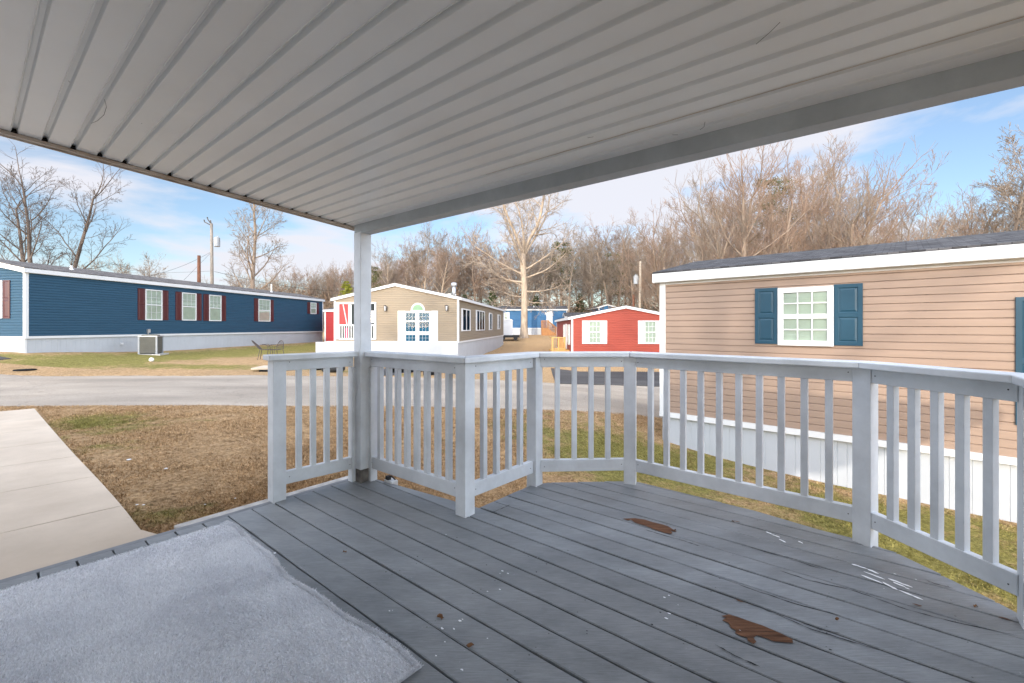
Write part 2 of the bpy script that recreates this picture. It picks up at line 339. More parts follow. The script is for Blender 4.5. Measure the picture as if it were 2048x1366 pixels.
def ab(a, b, z=0): return Vector((UA[0]*a+UB[0]*b, UA[1]*a+UB[1]*b, z))

# ------------------------------------------------------------------ terrain
CP = np.array([(-1.8,3.2,-.11),(-3,2,-.11),(-3,0.3,-.1),(-6,0,-.1),(-8.2,7.6,-.17),(-4,5,-.16),(-3.9,8,-.23),(-.9,8.6,-.36),(2.26,9.25,-.53),
 (-14.5,12.8,-.18),(-9,12.8,-.2),(-5.7,13.5,-.28),(-1.4,14,-.43),(2.0,14.2,-.63),(6,14.8,-.85),(-17.8,16.2,.26),(-15.9,19.5,-.02),(-17.1,20.9,.03),(-16.4,26,.03),(-15,35,.02),(-10,25,-.45),(-9,18,-.25),
 (-2.97,24.5,-1.0),(-2.0,32.6,-.80),(-.85,43,-.63),(1.3,50,.08),(3,54,.24),(-1,58,.3),(5,26,-.98),(10,26,-1.05),(3,20,-.95),(3.5,33,-1.0),(4.5,42,-.5),
 (2.7,7.95,-.87),(5.87,5.15,-1.05),(9,3,-1.2),(4,9.5,-.9),(0.6,3.9,-.62),(-.4,3.5,-.42),(2.2,3.2,-.95),(3,1.5,-1.1),(2,0,-.9),(0,0,-.5),(1.0,6,-.66),(-1.5,5,-.28),
 (-30,14,.3),(-30,-10,0),(30,0,-1.6),(20,-20,-1.2),(-10,-20,0),(30,30,-1.5),(-40,40,.4),(-20,60,.5),(20,60,.3),(0,90,1.0),(40,90,.8),(-60,90,1.0)], float)
def _phi(r2): return np.where(r2 > 1e-12, 0.5*r2*np.log(np.maximum(r2, 1e-12)), 0.0)
_n = len(CP); _K = _phi(((CP[:,None,:2]-CP[None,:,:2])**2).sum(-1)) + np.eye(_n)*1.5
_P = np.c_[np.ones(_n), CP[:,:2]]; _S = np.block([[_K, _P],[_P.T, np.zeros((3,3))]])
_W = np.linalg.solve(_S, np.r_[CP[:,2], 0,0,0])
def G(x, y):
    x = np.clip(np.asarray(x, float), -60, 60); y = np.clip(np.asarray(y, float), -25, 95); sh = x.shape
    x = x.ravel(); y = y.ravel()
    out = np.empty(x.size)
    for i in range(0, x.size, 20000):
        q = np.c_[x[i:i+20000], y[i:i+20000]]
        out[i:i+20000] = _phi(((q[:,None,:]-CP[None,:,:2])**2).sum(-1)) @ _W[:_n] + _W[_n] + q @ _W[_n+1:]
    return out.reshape(sh)
def g1(x, y): return float(G(np.array([x]), np.array([y]))[0])
def hit(x, y):                                          # where the sight line through photo pixel (x, y) meets the ground
    k = (x-CX)/F; s = (y-HY)/F; Y = 1.5
    Ys = np.arange(1.5, 90, 0.05); z = G(k*Ys, Ys); r = H - s*Ys; i = np.argmax(r < z); return (k*Ys[i], Ys[i])
def inpoly(x, y, poly):
    x = np.asarray(x, float); y = np.asarray(y, float); c = np.zeros(x.shape, bool); n = len(poly); j = n-1
    for i in range(n):
        xi, yi = poly[i][0], poly[i][1]; xj, yj = poly[j][0], poly[j][1]
        if yi != yj: c ^= ((yi > y) != (yj > y)) & (x < (xj-xi)*(y-yi)/(yj-yi)+xi)
        j = i
    return c
# road edges (near, far) sampled from left to right
RN = [(-60,6.5),(-20,7.3),(-8.2,7.75),(-3.9,8.05),(-.9,8.6),(2.26,9.25),(8,11.0),(16,14.5),(60,34)]
RF = [(-60,11.5),(-20,12.4),(-14.0,12.85),(-9,12.9),(-5.7,13.5),(-1.4,14.0),(2.0,14.25),(7,15.6),(14,19.0),(58,40)]
road_poly = RN + RF[::-1]
E0 = (-2.39, 2.84)                                      # corner of the concrete drive beside the deck
def dv(a, b): return (E0[0]-UA[0]*a+UB[0]*b, E0[1]-UA[1]*a+UB[1]*b)   # a: towards the road, b: across
drive_poly = [dv(-.78,-4.6), dv(-.78,0), dv(0,0), dv(7.35,0.05), dv(7.0,-4.6)]
# corner posts of the railing (centres)
PP = [Vector((-1.655,3.11,0)), Vector((-1.245,3.56,0)), Vector((-.305,2.875,0)), Vector((.175,3.42,0)), Vector((.925,3.455,0)), Vector((2.0,2.50,0)), Vector((2.125,1.79,0))]
P7 = PP[6] - Vector((UB[0], UB[1], 0))*1.5
def offs(p, dx, dy): return (p.x+dx, p.y+dy)
deck_poly = [tuple(ab(-3.24,-2.0)[:2]), tuple(ab(-3.24,2.055)[:2]), tuple(ab(-2.075,2.055)[:2]), offs(PP[3],-.045,.0), offs(PP[3],-.02,.05), offs(PP[4],.03,.05), offs(PP[5],.055,.035), offs(PP[6],.06,.0), tuple(ab(0.57,-2.0)[:2])]

def nonuni(a, b, fine0, fine1, st, far):
    xs = list(np.arange(fine0, fine1+1e-6, st)); x = fine1; s = st
    while x < b: s *= 1.18; x += min(s, far); xs.append(x)
    x = fine0; s = st
    while x > a: s *= 1.18; x -= min(s, far); xs.insert(0, x)
    return np.array(xs)
gx = nonuni(-500, 500, -11, 8, 0.12, 40); gy = nonuni(-400, 900, 0, 16, 0.12, 40)
X, Y = np.meshgrid(gx, gy); Z = G(X, Y)
low = inpoly(X, Y, road_poly) | inpoly(X, Y, drive_poly)
Z = np.where(low, Z-0.05, Z)
Z = np.where(inpoly(X, Y, deck_poly), np.minimum(Z, -0.22), Z)
Z += (np.sin(X*3.1+np.sin(Y*2.3))*np.sin(Y*2.7+1.3*np.sin(X*1.7)))*0.008*(~low)
def greenness(x, y):
    g = np.zeros(np.shape(x))
    def blob(cx, cy, rx, ry, a=1.0):
        return a*np.exp(-(((x-cx)/rx)**2+((y-cy)/ry)**2))
    g = np.maximum(g, blob(2.0, 6.6, 2.3, 1.9, .95)); g = np.maximum(g, blob(4.2, 4.6, 1.6, 1.9, .95)); g = np.maximum(g, blob(3.0, 4.6, 1.0, 1.0, .6))
    g = np.maximum(g, blob(-6.0, 6.3, 1.6, .8, .7)); g = np.maximum(g, blob(-2.4, 3.1, .6, .22, .65)); g = np.maximum(g, blob(-1.0, 3.5, .35, .3, .7)); g = np.maximum(g, blob(-4.4,4.9,.7,.5,.5))
    # long strip beside the blue home
    g = np.maximum(g, np.exp(-(((x-(-15.2+.148*(y-16.2)))/2.6)**2))*(y > 14.2)*(y < 40)*.95)
    g = np.maximum(g, blob(-12, 15.4, 9, 1.0, .8))
    g = np.maximum(g, blob(1.3, 47.5, 4, 2.0, .6)); g = np.maximum(g, blob(-3.5, 14.6, 1.2, .5, .8))
    return g
def grid_mesh(name, X, Y, Z, m, attr=None):
    ny, nx = X.shape; me = bpy.data.meshes.new(name)
    v = np.stack([X, Y, Z], -1).reshape(-1, 3); idx = np.arange(nx*ny).reshape(ny, nx)
    f = np.stack([idx[:-1,:-1], idx[:-1,1:], idx[1:,1:], idx[1:,:-1]], -1).reshape(-1, 4)
    me.vertices.add(len(v)); me.vertices.foreach_set('co', v.ravel()); me.loops.add(f.size); me.loops.foreach_set('vertex_index', f.ravel())
    me.polygons.add(len(f)); me.polygons.foreach_set('loop_start', np.arange(0, f.size, 4)); me.polygons.foreach_set('loop_total', np.full(len(f), 4)); me.update(calc_edges=True)
    me.polygons.foreach_set('use_smooth', np.ones(len(f), bool))
    if attr is not None: a = me.attributes.new('green', 'FLOAT', 'POINT'); a.data.foreach_set('value', attr.ravel())
    me.materials.append(m); o = bpy.data.objects.new(name, me); col.objects.link(o); return o
ground = grid_mesh('ground', X, Y, Z, M['grass'], greenness(X, Y)); tag(ground, kind='structure')

def interp(P, x): return np.interp(x, [p[0] for p in P], [p[1] for p in P])
rx = np.concatenate([np.arange(-60, -16, 1.0), np.arange(-16, 10, .12), np.arange(10, 58, 1.0)])
rt = np.linspace(0, 1, 40)
RX = np.repeat(rx[None], len(rt), 0)
wob = .05*np.sin(rx*2.1)+.035*np.sin(rx*5.7+1)+.02*np.sin(rx*13)
n0 = interp(RN, rx)+wob; n1 = interp(RF, rx)+.06*np.sin(rx*1.7+2)+.03*np.sin(rx*6.3)+.02*np.cos(rx*11)
RY = n0[None]*(1-rt[:,None]) + n1[None]*rt[:,None]
RZ = G(RX, RY)+.012*np.sin(rt*np.pi)[:,None]; RZ[0] -= .05; RZ[-1] -= .05
tag(grid_mesh('road', RX, RY, RZ, M['road']), kind='structure')

def slab(name, poly, m, top=.012, thick=.10, step=.25, kind='structure', z=None):
    import bmesh
    bm = bmesh.new(); vs_ = [bm.verts.new((p[0], p[1], 0)) for p in poly]; f = bm.faces.new(vs_)
    if f.normal.z < 0: f.normal_flip()
    xs = [p[0] for p in poly]; ys = [p[1] for p in poly]
    for a0, a1, nrm in ((min(xs), max(xs), (1,0,0)), (min(ys), max(ys), (0,1,0))):
        t = a0+step
        while t < a1:
            bmesh.ops.bisect_plane(bm, geom=bm.verts[:]+bm.edges[:]+bm.faces[:], plane_co=(nrm[0]*t, nrm[1]*t, 0), plane_no=nrm); t += step
    for v in bm.verts: v.co.z = (g1(v.co.x, v.co.y) if z is None else z)+top
    be = [e for e in bm.edges if len(e.link_faces) == 1]
    r = bmesh.ops.extrude_edge_only(bm, edges=be)
    for v in [g for g in r['geom'] if isinstance(g, bmesh.types.BMVert)]: v.co.z -= thick
    bmesh.ops.recalc_face_normals(bm, faces=bm.faces[:])
    me = bpy.data.meshes.new(name); bm.to_mesh(me); bm.free(); me.materials.append(m)
    o = bpy.data.objects.new(name, me); col.objects.link(o); return tag(o, kind=kind)
# concrete drive as separate pours with joints between them
cuts = [-.78, .55, 1.60, 2.68, 3.75, 4.85, 5.9, 7.2]
for i in range(len(cuts)-1):
    a0, a1 = cuts[i]+.004, cuts[i+1]-.004
    b1 = 0.0
    p = [dv(a0,-4.6), dv(a1,-4.6), dv(a1,b1), dv(max(a0, 0) if i == 0 else a0, b1)]
    if i == 0: p = [dv(a0,-4.6), dv(a1,-4.6), dv(a1,0), dv(0.0,0), dv(-.25,.10), dv(a0,.22)]
    slab('driveway', p, M['concrete'], top=.02, step=.5)
slab('asphalt_driveway', [hit(1112,768), hit(1102,737), (3.3,21.5), (9,21.5), (9.5,16.0), (5,14.95), (2.6,14.4)], M['dark_asphalt'], top=.02, step=1.2)
slab('asphalt_driveway', [(-30,15.5),(-19.2,15.6),(-16.9,14.9),(-17.0,14.1),(-30,13.5)], M['dark_asphalt'], top=.02, step=1.2)
slab('path', [(-3.8,14.0),(-5.2,14.1),(-5.0,24.5),(-4.0,24.5)], M['dark_asphalt'], top=.01, step=2)

# ------------------------------------------------------------------ grass blades close to the camera (uncountable)
def blades():
    zones = [(-10, 0.2, 2.4, 8.7, 230000, .028), (-2.6, 6.2, 1.2, 9.4, 260000, .026), (-2.2, .6, 2.9, 4.6, 60000, .022)]
    px, py, hh = [], [], []
    for x0, x1, y0, y1, n, h in zones:
        a = rng.uniform(x0, x1, n); b = rng.uniform(y0, y1, n)
        px.append(a); py.append(b); hh.append(np.full(n, h))
    px = np.concatenate(px); py = np.concatenate(py); hh = np.concatenate(hh)
    tw = frame((2.7,7.95), (.7465,-.6654), (-.6654,-.7465))
    tn = (px-2.7)*-.6654+(py-7.95)*-.7465
    ok = ~inpoly(px, py, drive_poly) & ~inpoly(px, py, deck_poly) & (py < interp(RN, px)-.02) & ~((tn < .02) & ((px-2.7)*.7465+(py-7.95)*-.6654 > 0))
    px, py, hh = px[ok], py[ok], hh[ok]; n = len(px)
    clump = .55+.45*np.sin(px*9+np.sin(py*7)*2)*np.sin(py*8+np.sin(px*6)*2)
    z = G(px, py) - .004; h = hh*rng.uniform(.45, 1.15, n)*(.6+.5*clump); w = .0028*rng.uniform(.7, 1.4, n)*(1+.10*py)
    an = rng.uniform(0, 2*np.pi, n); la = rng.uniform(0, 2*np.pi, n); lean = h*rng.uniform(.3, 1.3, n)
    v = np.empty((n, 3, 3))
    v[:,0] = np.c_[px+np.cos(an)*w, py+np.sin(an)*w, z]; v[:,1] = np.c_[px-np.cos(an)*w, py-np.sin(an)*w, z]
    v[:,2] = np.c_[px+np.cos(la)*lean, py+np.sin(la)*lean, z+h]
    me = bpy.data.meshes.new('grass'); me.vertices.add(3*n); me.vertices.foreach_set('co', v.ravel())
    me.loops.add(3*n); me.loops.foreach_set('vertex_index', np.arange(3*n)); me.polygons.add(n)
    me.polygons.foreach_set('loop_start', np.arange(0, 3*n, 3)); me.polygons.foreach_set('loop_total', np.full(n, 3)); me.update(calc_edges=True)
    a = me.attributes.new('green', 'FLOAT', 'POINT'); a.data.foreach_set('value', np.repeat(greenness(px, py)+rng.normal(0, .07, n), 3))
    sh = np.repeat(rng.uniform(.65, 1.3, n), 3); c = np.stack([sh, sh, sh, np.ones_like(sh)], -1)
    a = me.attributes.new('shade', 'FLOAT_COLOR', 'POINT'); a.data.foreach_set('color', c.ravel())
    me.materials.append(M['blade']); o = bpy.data.objects.new('grass', me); col.objects.link(o)
    tag(o, 'short dry tan and green lawn grass around the deck', 'grass', kind='stuff')
blades()

# ------------------------------------------------------------------ deck
def clip_convex(poly, p, n):                            # keep the side where (x-p).n >= 0
    out = []; m = len(poly)
    for i in range(m):
        a, b = poly[i], poly[(i+1) % m]; da = (a[0]-p[0])*n[0]+(a[1]-p[1])*n[1]; db = (b[0]-p[0])*n[0]+(b[1]-p[1])*n[1]
        if da >= 0: out.append(a)
        if (da >= 0) != (db >= 0): t = da/(da-db); out.append((a[0]+(b[0]-a[0])*t, a[1]+(b[1]-a[1])*t))
    return out
deck = thing('deck', 'grey painted plank deck with peeling boards under the patio roof', 'deck', (0,0,-.04))
db = MB(); tones = []
dpa = [((p[0]*UA[0]+p[1]*UA[1]), (p[0]*UB[0]+p[1]*UB[1])) for p in deck_poly]      # outline in deck axes
b0 = 1.196
def span_at(b):                                         # left and right end of a board line at deck coordinate b
    xs = []; n = len(dpa)
    for i in range(n):
        p, q = dpa[i], dpa[(i+1) % n]
        if (p[1] > b) != (q[1] > b): xs.append(p[0]+(q[0]-p[0])*(b-p[1])/(q[1]-p[1]))
    return sorted(xs)
kk = int((-2.0-b0)/.1397)-1
zt = 0.0
k = kk
while b0+k*.1397 < 4.2:
    lo = b0+k*.1397+.0042; hi = b0+(k+1)*.1397-.0042; k += 1
    if hi < -2.0: continue
    lo = max(lo, -1.99)
    s0, s1 = span_at(lo+1e-4), span_at(hi-1e-4)
    if not s0: continue
    if not s1:
        hi2 = hi
        while hi2 > lo+.01 and not span_at(hi2): hi2 -= .004
        s1 = span_at(hi2); hi = hi2
        if not s1: continue
    if len(s0) != len(s1): 
        m_ = min(len(s0), len(s1)); s0, s1 = [s0[0], s0[-1]], [s1[0], s1[-1]]
    for i in range(0, len(s0)-1, 2):
        L0, R0, L1, R1 = s0[i]+.03, s0[i+1]-.012, s1[i]+.03, s1[i+1]-.012
        # a seam partway along some boards
        segs = 24; tn = random.uniform(.88, 1.1); dz = random.uniform(-.0015, .0015)
        t_prev = 0.0
        na = max(2, int((max(R0, R1)-min(L0, L1))/.12))
        rowb, rowt = [], []
        ph = random.uniform(0, 6)
        for j in range(na+1):
            t = j/na; a0 = L0+(R0-L0)*t; a1 = L1+(R1-L1)*t
            w1 = .0016*math.sin(a0*5+ph)+.0012*math.sin(a0*17+ph*2); w2 = .0016*math.sin(a1*4+ph*3)+.0012*math.sin(a1*19+ph)
            rowb.append((a0, lo+max(-.0025, w1))); rowt.append((a1, hi+min(.0025, w2)))
        base = len(db.v)
        for (a_, b_) in rowb: db.v += [tuple(ab(a_, b_, zt+dz-.032)), tuple(ab(a_, b_, zt+dz-.003)), tuple(ab(a_, b_+.004, zt+dz))]
        for (a_, b_) in rowt: db.v += [tuple(ab(a_, b_, zt+dz-.032)), tuple(ab(a_, b_, zt+dz-.003)), tuple(ab(a_, b_-.004, zt+dz))]
        N = na+1
        for j in range(na):
            q = base+3*j; r_ = base+3*N+3*j
            for fcs in ((q, q+3, q+4, q+1), (q+1, q+4, q+5, q+2), (q+2, q+5, r_+5, r_+2), (r_+2, r_+5, r_+4, r_+1), (r_+1, r_+4, r_+3, r_)):
                db.f.append(fcs); db.uv.append(None)
        for j in (0, na):
            q = base+3*j; r_ = base+3*N+3*j; db.f.append((q, q+1, q+2, r_+2, r_+1, r_) if j == 0 else (r_, r_+1, r_+2, q+2, q+1, q)); db.uv.append(None)
        tones.append((base, len(db.v), tn))
bo = db.build('deck_board', M['deck'], deck)
tc_ = np.ones((len(db.v), 4)); 
for a_, b_, t_ in tones: tc_[a_:b_, :3] = t_
at_ = bo.data.attributes.new('tone', 'FLOAT_COLOR', 'POINT'); at_.data.foreach_set('color', tc_.ravel())
nh = MB()
for j in range(12):
    a_ = -3.08+j*.42
    for q_ in range(-8, 18):
        for ff_ in (.022, .115):
            if random.random() < .45: continue
            b_ = b0+q_*.1397+ff_; sp = span_at(b_)
            if not sp or a_ < sp[0]+.05 or a_ > sp[-1]-.05: continue
            c = ab(a_+random.uniform(-.012, .012), b_, .0031); r_ = random.uniform(.0022, .0036)
            nh.face([(c.x+r_*math.cos(t_), c.y+r_*math.sin(t_), c.z) for t_ in np.linspace(0, 2*math.pi, 8)[:-1]])
nho = nh.build('nail_head', M['nail'], deck); nho['kind'] = 'stuff'
# substructure: rim boards following the outline, joists
rm = MB(); n = len(deck_poly)
for i in range(n-1):
    p, q = deck_poly[i], deck_poly[i+1]
    rm.beam((p[0], p[1], -.12), (q[0], q[1], -.12), .034, .19)
rm.build('rim_board', M['deckrim'], deck, bevel=.004)
cap_ = MB()
for (a0, c0, a1, c1) in ((-3.235, -2.0, -3.235, 2.04),):
    cap_.beam(ab(a0, c0, -.0095), ab(a1, c1, -.0095), .045, .018)
cap_.build('edge_strip', M['deckrim'], deck, bevel=.003)
js = MB()
for i in range(9):
    a = -3.1+i*.42
    js.beam(ab(a, -1.9, -.115), ab(a, 1.9 if a < -2 else 2.5, -.115), .036, .14)
js.build('joist', M['black'], deck)
sk = MB()                                               # dark earth showing between the boards
pd = MB()
def patch(name, pts, z, m, label=None):
    b = MB(); b.face([(p[0], p[1], z) for p in pts]); o = b.build(name, m, deck)
    if label: o['label'] = label
    return o
def dk(x, y): Yd = F*H/(y-HY); return ((x-CX)/F*Yd, Yd)
patch('bare_wood_patch', [dk(*p) for p in [(1246,1038),(1256,1042),(1262,1040),(1270,1046),(1290,1052),(1310,1060),(1330,1067),(1342,1069),(1345,1066),(1340,1062),(1354,1065),(1344,1058),(1336,1053),(1322,1049),(1305,1045),(1290,1040),(1270,1037)][::-1]], .0028, M['barewood'], 'splintered bare wood where the paint has lifted')
patch('bare_wood_patch', [dk(*p) for p in [(1443,1233),(1452,1237),(1444,1242),(1457,1247),(1462,1257),(1472,1262),(1470,1267),(1484,1274),(1494,1276),(1496,1283),(1507,1289),(1513,1285),(1507,1277),(1514,1272),(1530,1277),(1548,1284),(1570,1286),(1586,1287),(1585,1280),(1566,1270),(1548,1262),(1525,1252),(1500,1244),(1478,1236),(1458,1230)][::-1]], .0028, M['barewood'], 'larger splintered bare wood patch near the rug side')
for x, y in ((1475,1044),(1835,1211),(2010,1238),(1480,1203)):
    c = dk(x, y); r = .013
    pts = [(c[0]+UA[0]*r*1.6*math.cos(t)*random.uniform(.6, 1)+UB[0]*r*.35*math.sin(t), c[1]+UA[1]*r*1.6*math.cos(t)*random.uniform(.6, 1)+UB[1]*r*.35*math.sin(t)) for t in np.linspace(0, 2*math.pi, 11)[:-1]]
    patch('bare_wood_patch', pts, .0028, M['barewood'])
def dash(x0, y0, x1, y1, w):
    p = Vector(dk(x0, y0)); q = Vector(dk(x1, y1)); d = (q-p); nrm = Vector((-d.y, d.x)).normalized(); pts = []
    for t in (0, .15, .35, .6, .8, 1): pts.append(p+d*t+nrm*w*random.uniform(.4, 1)*(0.3 if t in (0, 1) else 1))
    for t in (1, .8, .6, .35, .15, 0): pts.append(p+d*t-nrm*w*random.uniform(.4, 1)*(0.3 if t in (0, 1) else 1))
    o = patch('paint_mark', pts[::-1], .0031, M['paintmark'])
for a in ((1703,1129,1735,1139,.008),(1735,1139,1758,1149,.010),(1727,1144,1770,1160,.006),(1722,1151,1765,1168,.008),(1765,1165,1795,1181,.009),(1797,1181,1846,1201,.008),(1776,1158,1825,1176,.009),(1786,1165,1812,1176,.008),
          (1532,1064,1545,1070,.008),(1545,1070,1560,1076,.008),(1558,1079,1572,1086,.008),(1597,1083,1606,1088,.008)): dash(*a)
def blot(x, y, r, m='paintmark', name='paint_mark', asp=.6):
    c = dk(x, y); pts = []
    for t in np.linspace(0, 2*math.pi, 10)[:-1]:
        rr = r*random.uniform(.6, 1.1); pts.append((c[0]+UA[0]*rr*math.cos(t)+UB[0]*rr*asp*math.sin(t), c[1]+UA[1]*rr*math.cos(t)+UB[1]*rr*asp*math.sin(t)))
    patch(name, pts, .0031, M[m])
for x, y, r in ((1790,1149,.006),(1832,1160,.005),(1815,1178,.009),(1768,1178,.003),(1005,1143,.008),(1016,1148,.006),(1000,1148,.004),(1329,1196,.007),(1338,1192,.006),(1333,1238,.01),(1338,1228,.008),(1356,1211,.003),
                (1075,1117,.003),(892,1070,.006),(924,1341,.007),(884,1258,.009),(908,1259,.007),(920,1243,.009),(925,1240,.005),(890,1285,.005),(872,1313,.005),(1000,1180,.006),(975,1184,.005),(779,1223,.005),(785,1222,.003),(975,1278,.004),(550,1107,.012),(1480,1262,.003)): blot(x, y, r)
for x, y, r in ((1073,1145,.005),(1093,1129,.005),(914,1076,.005),(902,1081,.003),(1321,1226,.006),(1304,1250,.006),(772,1145,.005),(835,1114,.005),(1049,1101,.003),(1136,1102,.004),(1550,1070,.004),(1661,1301,.006),(1174,1263,.004),(1174,1269,.003),(973,1131,.004)): blot(x, y, r, 'black', 'knot_hole', .7)
# cracks between boards (split paint)
for pts in (((1290,1060),(1330,1072),(1370,1083),(1400,1093)),((1489,1091),(1530,1104),(1600,1125),(1650,1141)),((1560,1142),(1620,1162),(1700,1180),(1760,1200),(1820,1222),(1900,1243),(2035,1272)),((1380,1135),(1450,1160),(1520,1185),(1590,1208),(1680,1232)),((1500,1208),(1560,1232),(1620,1258),(1690,1280),(1760,1302)),
            ((980,1028),(1000,1019),(1020,1010)),((1850,1160),(1870,1168),(1905,1177)),((1590,1240),(1640,1260),(1680,1268)),((1430,1290),(1470,1312),(1520,1335))):
    b = MB(); P = [Vector(dk(*p)) for p in pts]; Q = []
    for i in range(len(P)-1):
        for t in np.linspace(0, 1, 6)[:-1]: Q.append(P[i].lerp(P[i+1], t))
    Q.append(P[-1]); up, dn = [], []
    for i, q in enumerate(Q):
        d = (Q[min(i+1, len(Q)-1)]-Q[max(i-1, 0)]).normalized(); nn_ = Vector((-d.y, d.x)); w = random.uniform(.0002, .0030)*(0 if i in (0, len(Q)-1) else 1)+.0003
        j_ = nn_*random.uniform(-.002, .002)
        up.append(q+nn_*w+j_); dn.append(q-nn_*w+j_)
    for i in range(len(Q)-1): b.face([(*dn[i], .0022), (*dn[i+1], .0022), (*up[i+1], .0022), (*up[i], .0022)])
    b.build('crack', M['black'], deck)
# kerb beside the deck
cb = MB(); cb.beam(ab(-3.30, .80, -.07), ab(-3.30, 2.1, -.07), .075, .13)
tag(cb.build('concrete_curb', M['curb'], None, bevel=.008), 'narrow pale concrete curb along the left edge of the deck', 'curb')

# ------------------------------------------------------------------ railing
rail = thing('deck_railing', 'pale grey wooden railing with square balusters round the deck', 'railing', (0, 3, 0))
def post(c, ang, h, z0=-.02, s=.089, name='post', m='rail'):
    b = MB(); ca, sa = math.cos(ang)*s/2, math.sin(ang)*s/2
    q = [(c[0]-ca+sa, c[1]-sa-ca), (c[0]+ca+sa, c[1]+sa-ca), (c[0]+ca-sa, c[1]+sa+ca), (c[0]-ca-sa, c[1]-sa+ca)]
    b.hexa([(*p, z0) for p in q], [(*p, h) for p in q]); return b.build(name, M[m], rail, bevel=.003)
angB = math.atan2(UB[1], UB[0]); angs = [angB, angB, angB, angB, R(-20), R(-62), angB]
ZC = .985
for i, p in enumerate(PP):
    if i == 1: continue
    post(p, angs[i], ZC, z0=-.2 if i in (2, 3, 4, 5, 6) else -.02)
# short posts either side of the roof post
SP1 = ab(-3.185, 1.93, 0); SP2 = ab(-3.085, 2.03, 0)
def seg(p, q, nbal, inset0=.045, inset1=.045, capext0=.0, capext1=.0, skip=None, off=.0):
    p = Vector((p[0], p[1], 0)); q = Vector((q[0], q[1], 0)); d = (q-p); L = d.length; d.normalize(); nrm = Vector((-d.y, d.x, 0))
    a = p+d*inset0; e = q-d*inset1
    for nm, zc, hh in (('top_rail', .945, .078), ('bottom_rail', .145, .09)):
        b = MB(); b.beam(a+Vector((0,0,zc)), e+Vector((0,0,zc)), .042, hh); b.build(nm, M['rail'], rail, bevel=.003)
    for zc in (.955, .145):
        for e_, s_ in ((a, 1), (e, -1)):
            c = e_+d*(s_*.03)+Vector((0, 0, zc+random.uniform(-.015, .015))); b = MB(); b.tube([c-nrm*.0222, c+nrm*.0222], [.0035, .0035], 8); b.build('screw', M['nail'], rail)
    ang = math.atan2(d.y, d.x); Li = (e-a).length
    for i in range(nbal):
        c = a+d*(Li*(i+ .55)/(nbal+.1)) if False else a+d*(Li*(i+1)/(nbal+1))
        c = c+nrm*.003; b = MB(); s_ = .0365; ca, sa = math.cos(ang)*s_/2, math.sin(ang)*s_/2
        qd = [(c.x-ca+sa, c.y-sa-ca), (c.x+ca+sa, c.y+sa-ca), (c.x+ca-sa, c.y+sa+ca), (c.x-ca-sa, c.y-sa+ca)]
        b.hexa([(*t, .188) for t in qd], [(*t, .908) for t in qd]); b.build('baluster', M['rail'], rail, bevel=.002)
seg(PP[0], SP1, 4, .045, .01); seg(SP2, PP[2], 8, .0, .045)
seg(PP[2], PP[3], 4); seg(PP[3], PP[4], 4); seg(PP[4], PP[5], 10); seg(PP[5], PP[6], 5); seg(PP[6], P7, 10)
post(P7, angB, ZC, z0=-.2)
st = [(SP1+Vector((-.0,.0,0)), angB), (SP2, angB)]
for c, a in st: post(c, a, .90, z0=-.02, s=.06, name='end_post')
# cap boards: mitred at the corners, each its own part
def capline(pts, w=.145, z0=.985, z1=1.022):
    pts = [Vector((p[0], p[1])) for p in pts]; L, Rr = [], []
    for i, p in enumerate(pts):
        d0 = (p-pts[i-1]).normalized() if i > 0 else (pts[1]-p).normalized(); d1 = (pts[i+1]-p).normalized() if i < len(pts)-1 else d0
        n0 = Vector((-d0.y, d0.x)); n1 = Vector((-d1.y, d1.x)); m_ = (n0+n1).normalized(); sc_ = w/2/max(.3, m_.dot(n0))
        L.append(p+m_*sc_); Rr.append(p-m_*sc_)
    for i in range(len(pts)-1):
        e = (pts[i+1]-pts[i]).normalized()*.0008
        b = MB(); q = [Rr[i]+e, Rr[i+1]-e, L[i+1]-e, L[i]+e]; b.hexa([(*t, z0) for t in q], [(*t, z1) for t in q]); b.build('cap_board', M['rail'], rail, bevel=.006)
dB = Vector((UB[0], UB[1], 0)); dA = Vector((UA[0], UA[1], 0))
capline([PP[0]-dB*.075, SP1-dB*.0+dB*.03]); capline([SP2-dA*.02, PP[2], PP[3], PP[4], PP[5], PP[6], P7])

# ------------------------------------------------------------------ patio roof
roof = thing('patio_roof', 'white ribbed patio roof on a pale grey beam and post', 'roof', (0, 1.5, 2))
RPc = ab(-3.13, 1.975, 0)
def orient_box(b, c, sa, sb, z0, z1):
    q = [(-sa,-sb),(sa,-sb),(sa,sb),(-sa,sb)]
    f_ = lambda x, y, z: (c.x+UA[0]*x+UB[0]*y, c.y+UA[1]*x+UB[1]*y, z)
    b.hexa([f_(x, y, z0) for x, y in q], [f_(x, y, z1) for x, y in q])
pz = MB(); orient_box(pz, RPc, .048, .048, .1, 1.96); pz.build('post', M['rail'], roof, bevel=.004)
pz = MB(); orient_box(pz, RPc, .046, .046, -.01, .0995); pz.build('post_base', M['block'], roof, bevel=.004)
ZB0, ZB1 = 1.950, 2.06
bb = MB()
p0 = ab(-3.19, 1.975+.0); 
c0, c1 = ab(-3.18, 1.978), ab(3.6, 1.978)
bb.beam((c0.x, c0.y, (ZB0+ZB1)/2), (c1.x, c1.y, (ZB0+ZB1)/2), .092, ZB1-ZB0); bb.build('beam', M['beam'], roof, bevel=.004)
bb = MB(); c0, c1 = ab(-3.22, 2.05), ab(3.6, 2.05)      # outer fascia just past the beam
bb.beam((c0.x, c0.y, 2.05), (c1.x, c1.y, 2.05), .022, .14); bb.build('fascia', M['white'], roof)
SL = .076
def cz(b): return 2.018+SL*(2.0-b)                       # ceiling height
panels = MB(); A0, A1 = -3.22, 3.6
k = 0; b_ = 2.04; seamref = []
prof = [(0,0),(.074,0),(.0755,.002),(.079,.019),(.092,.019),(.0965,.001),(.1005,-.003),(.1025,0)]
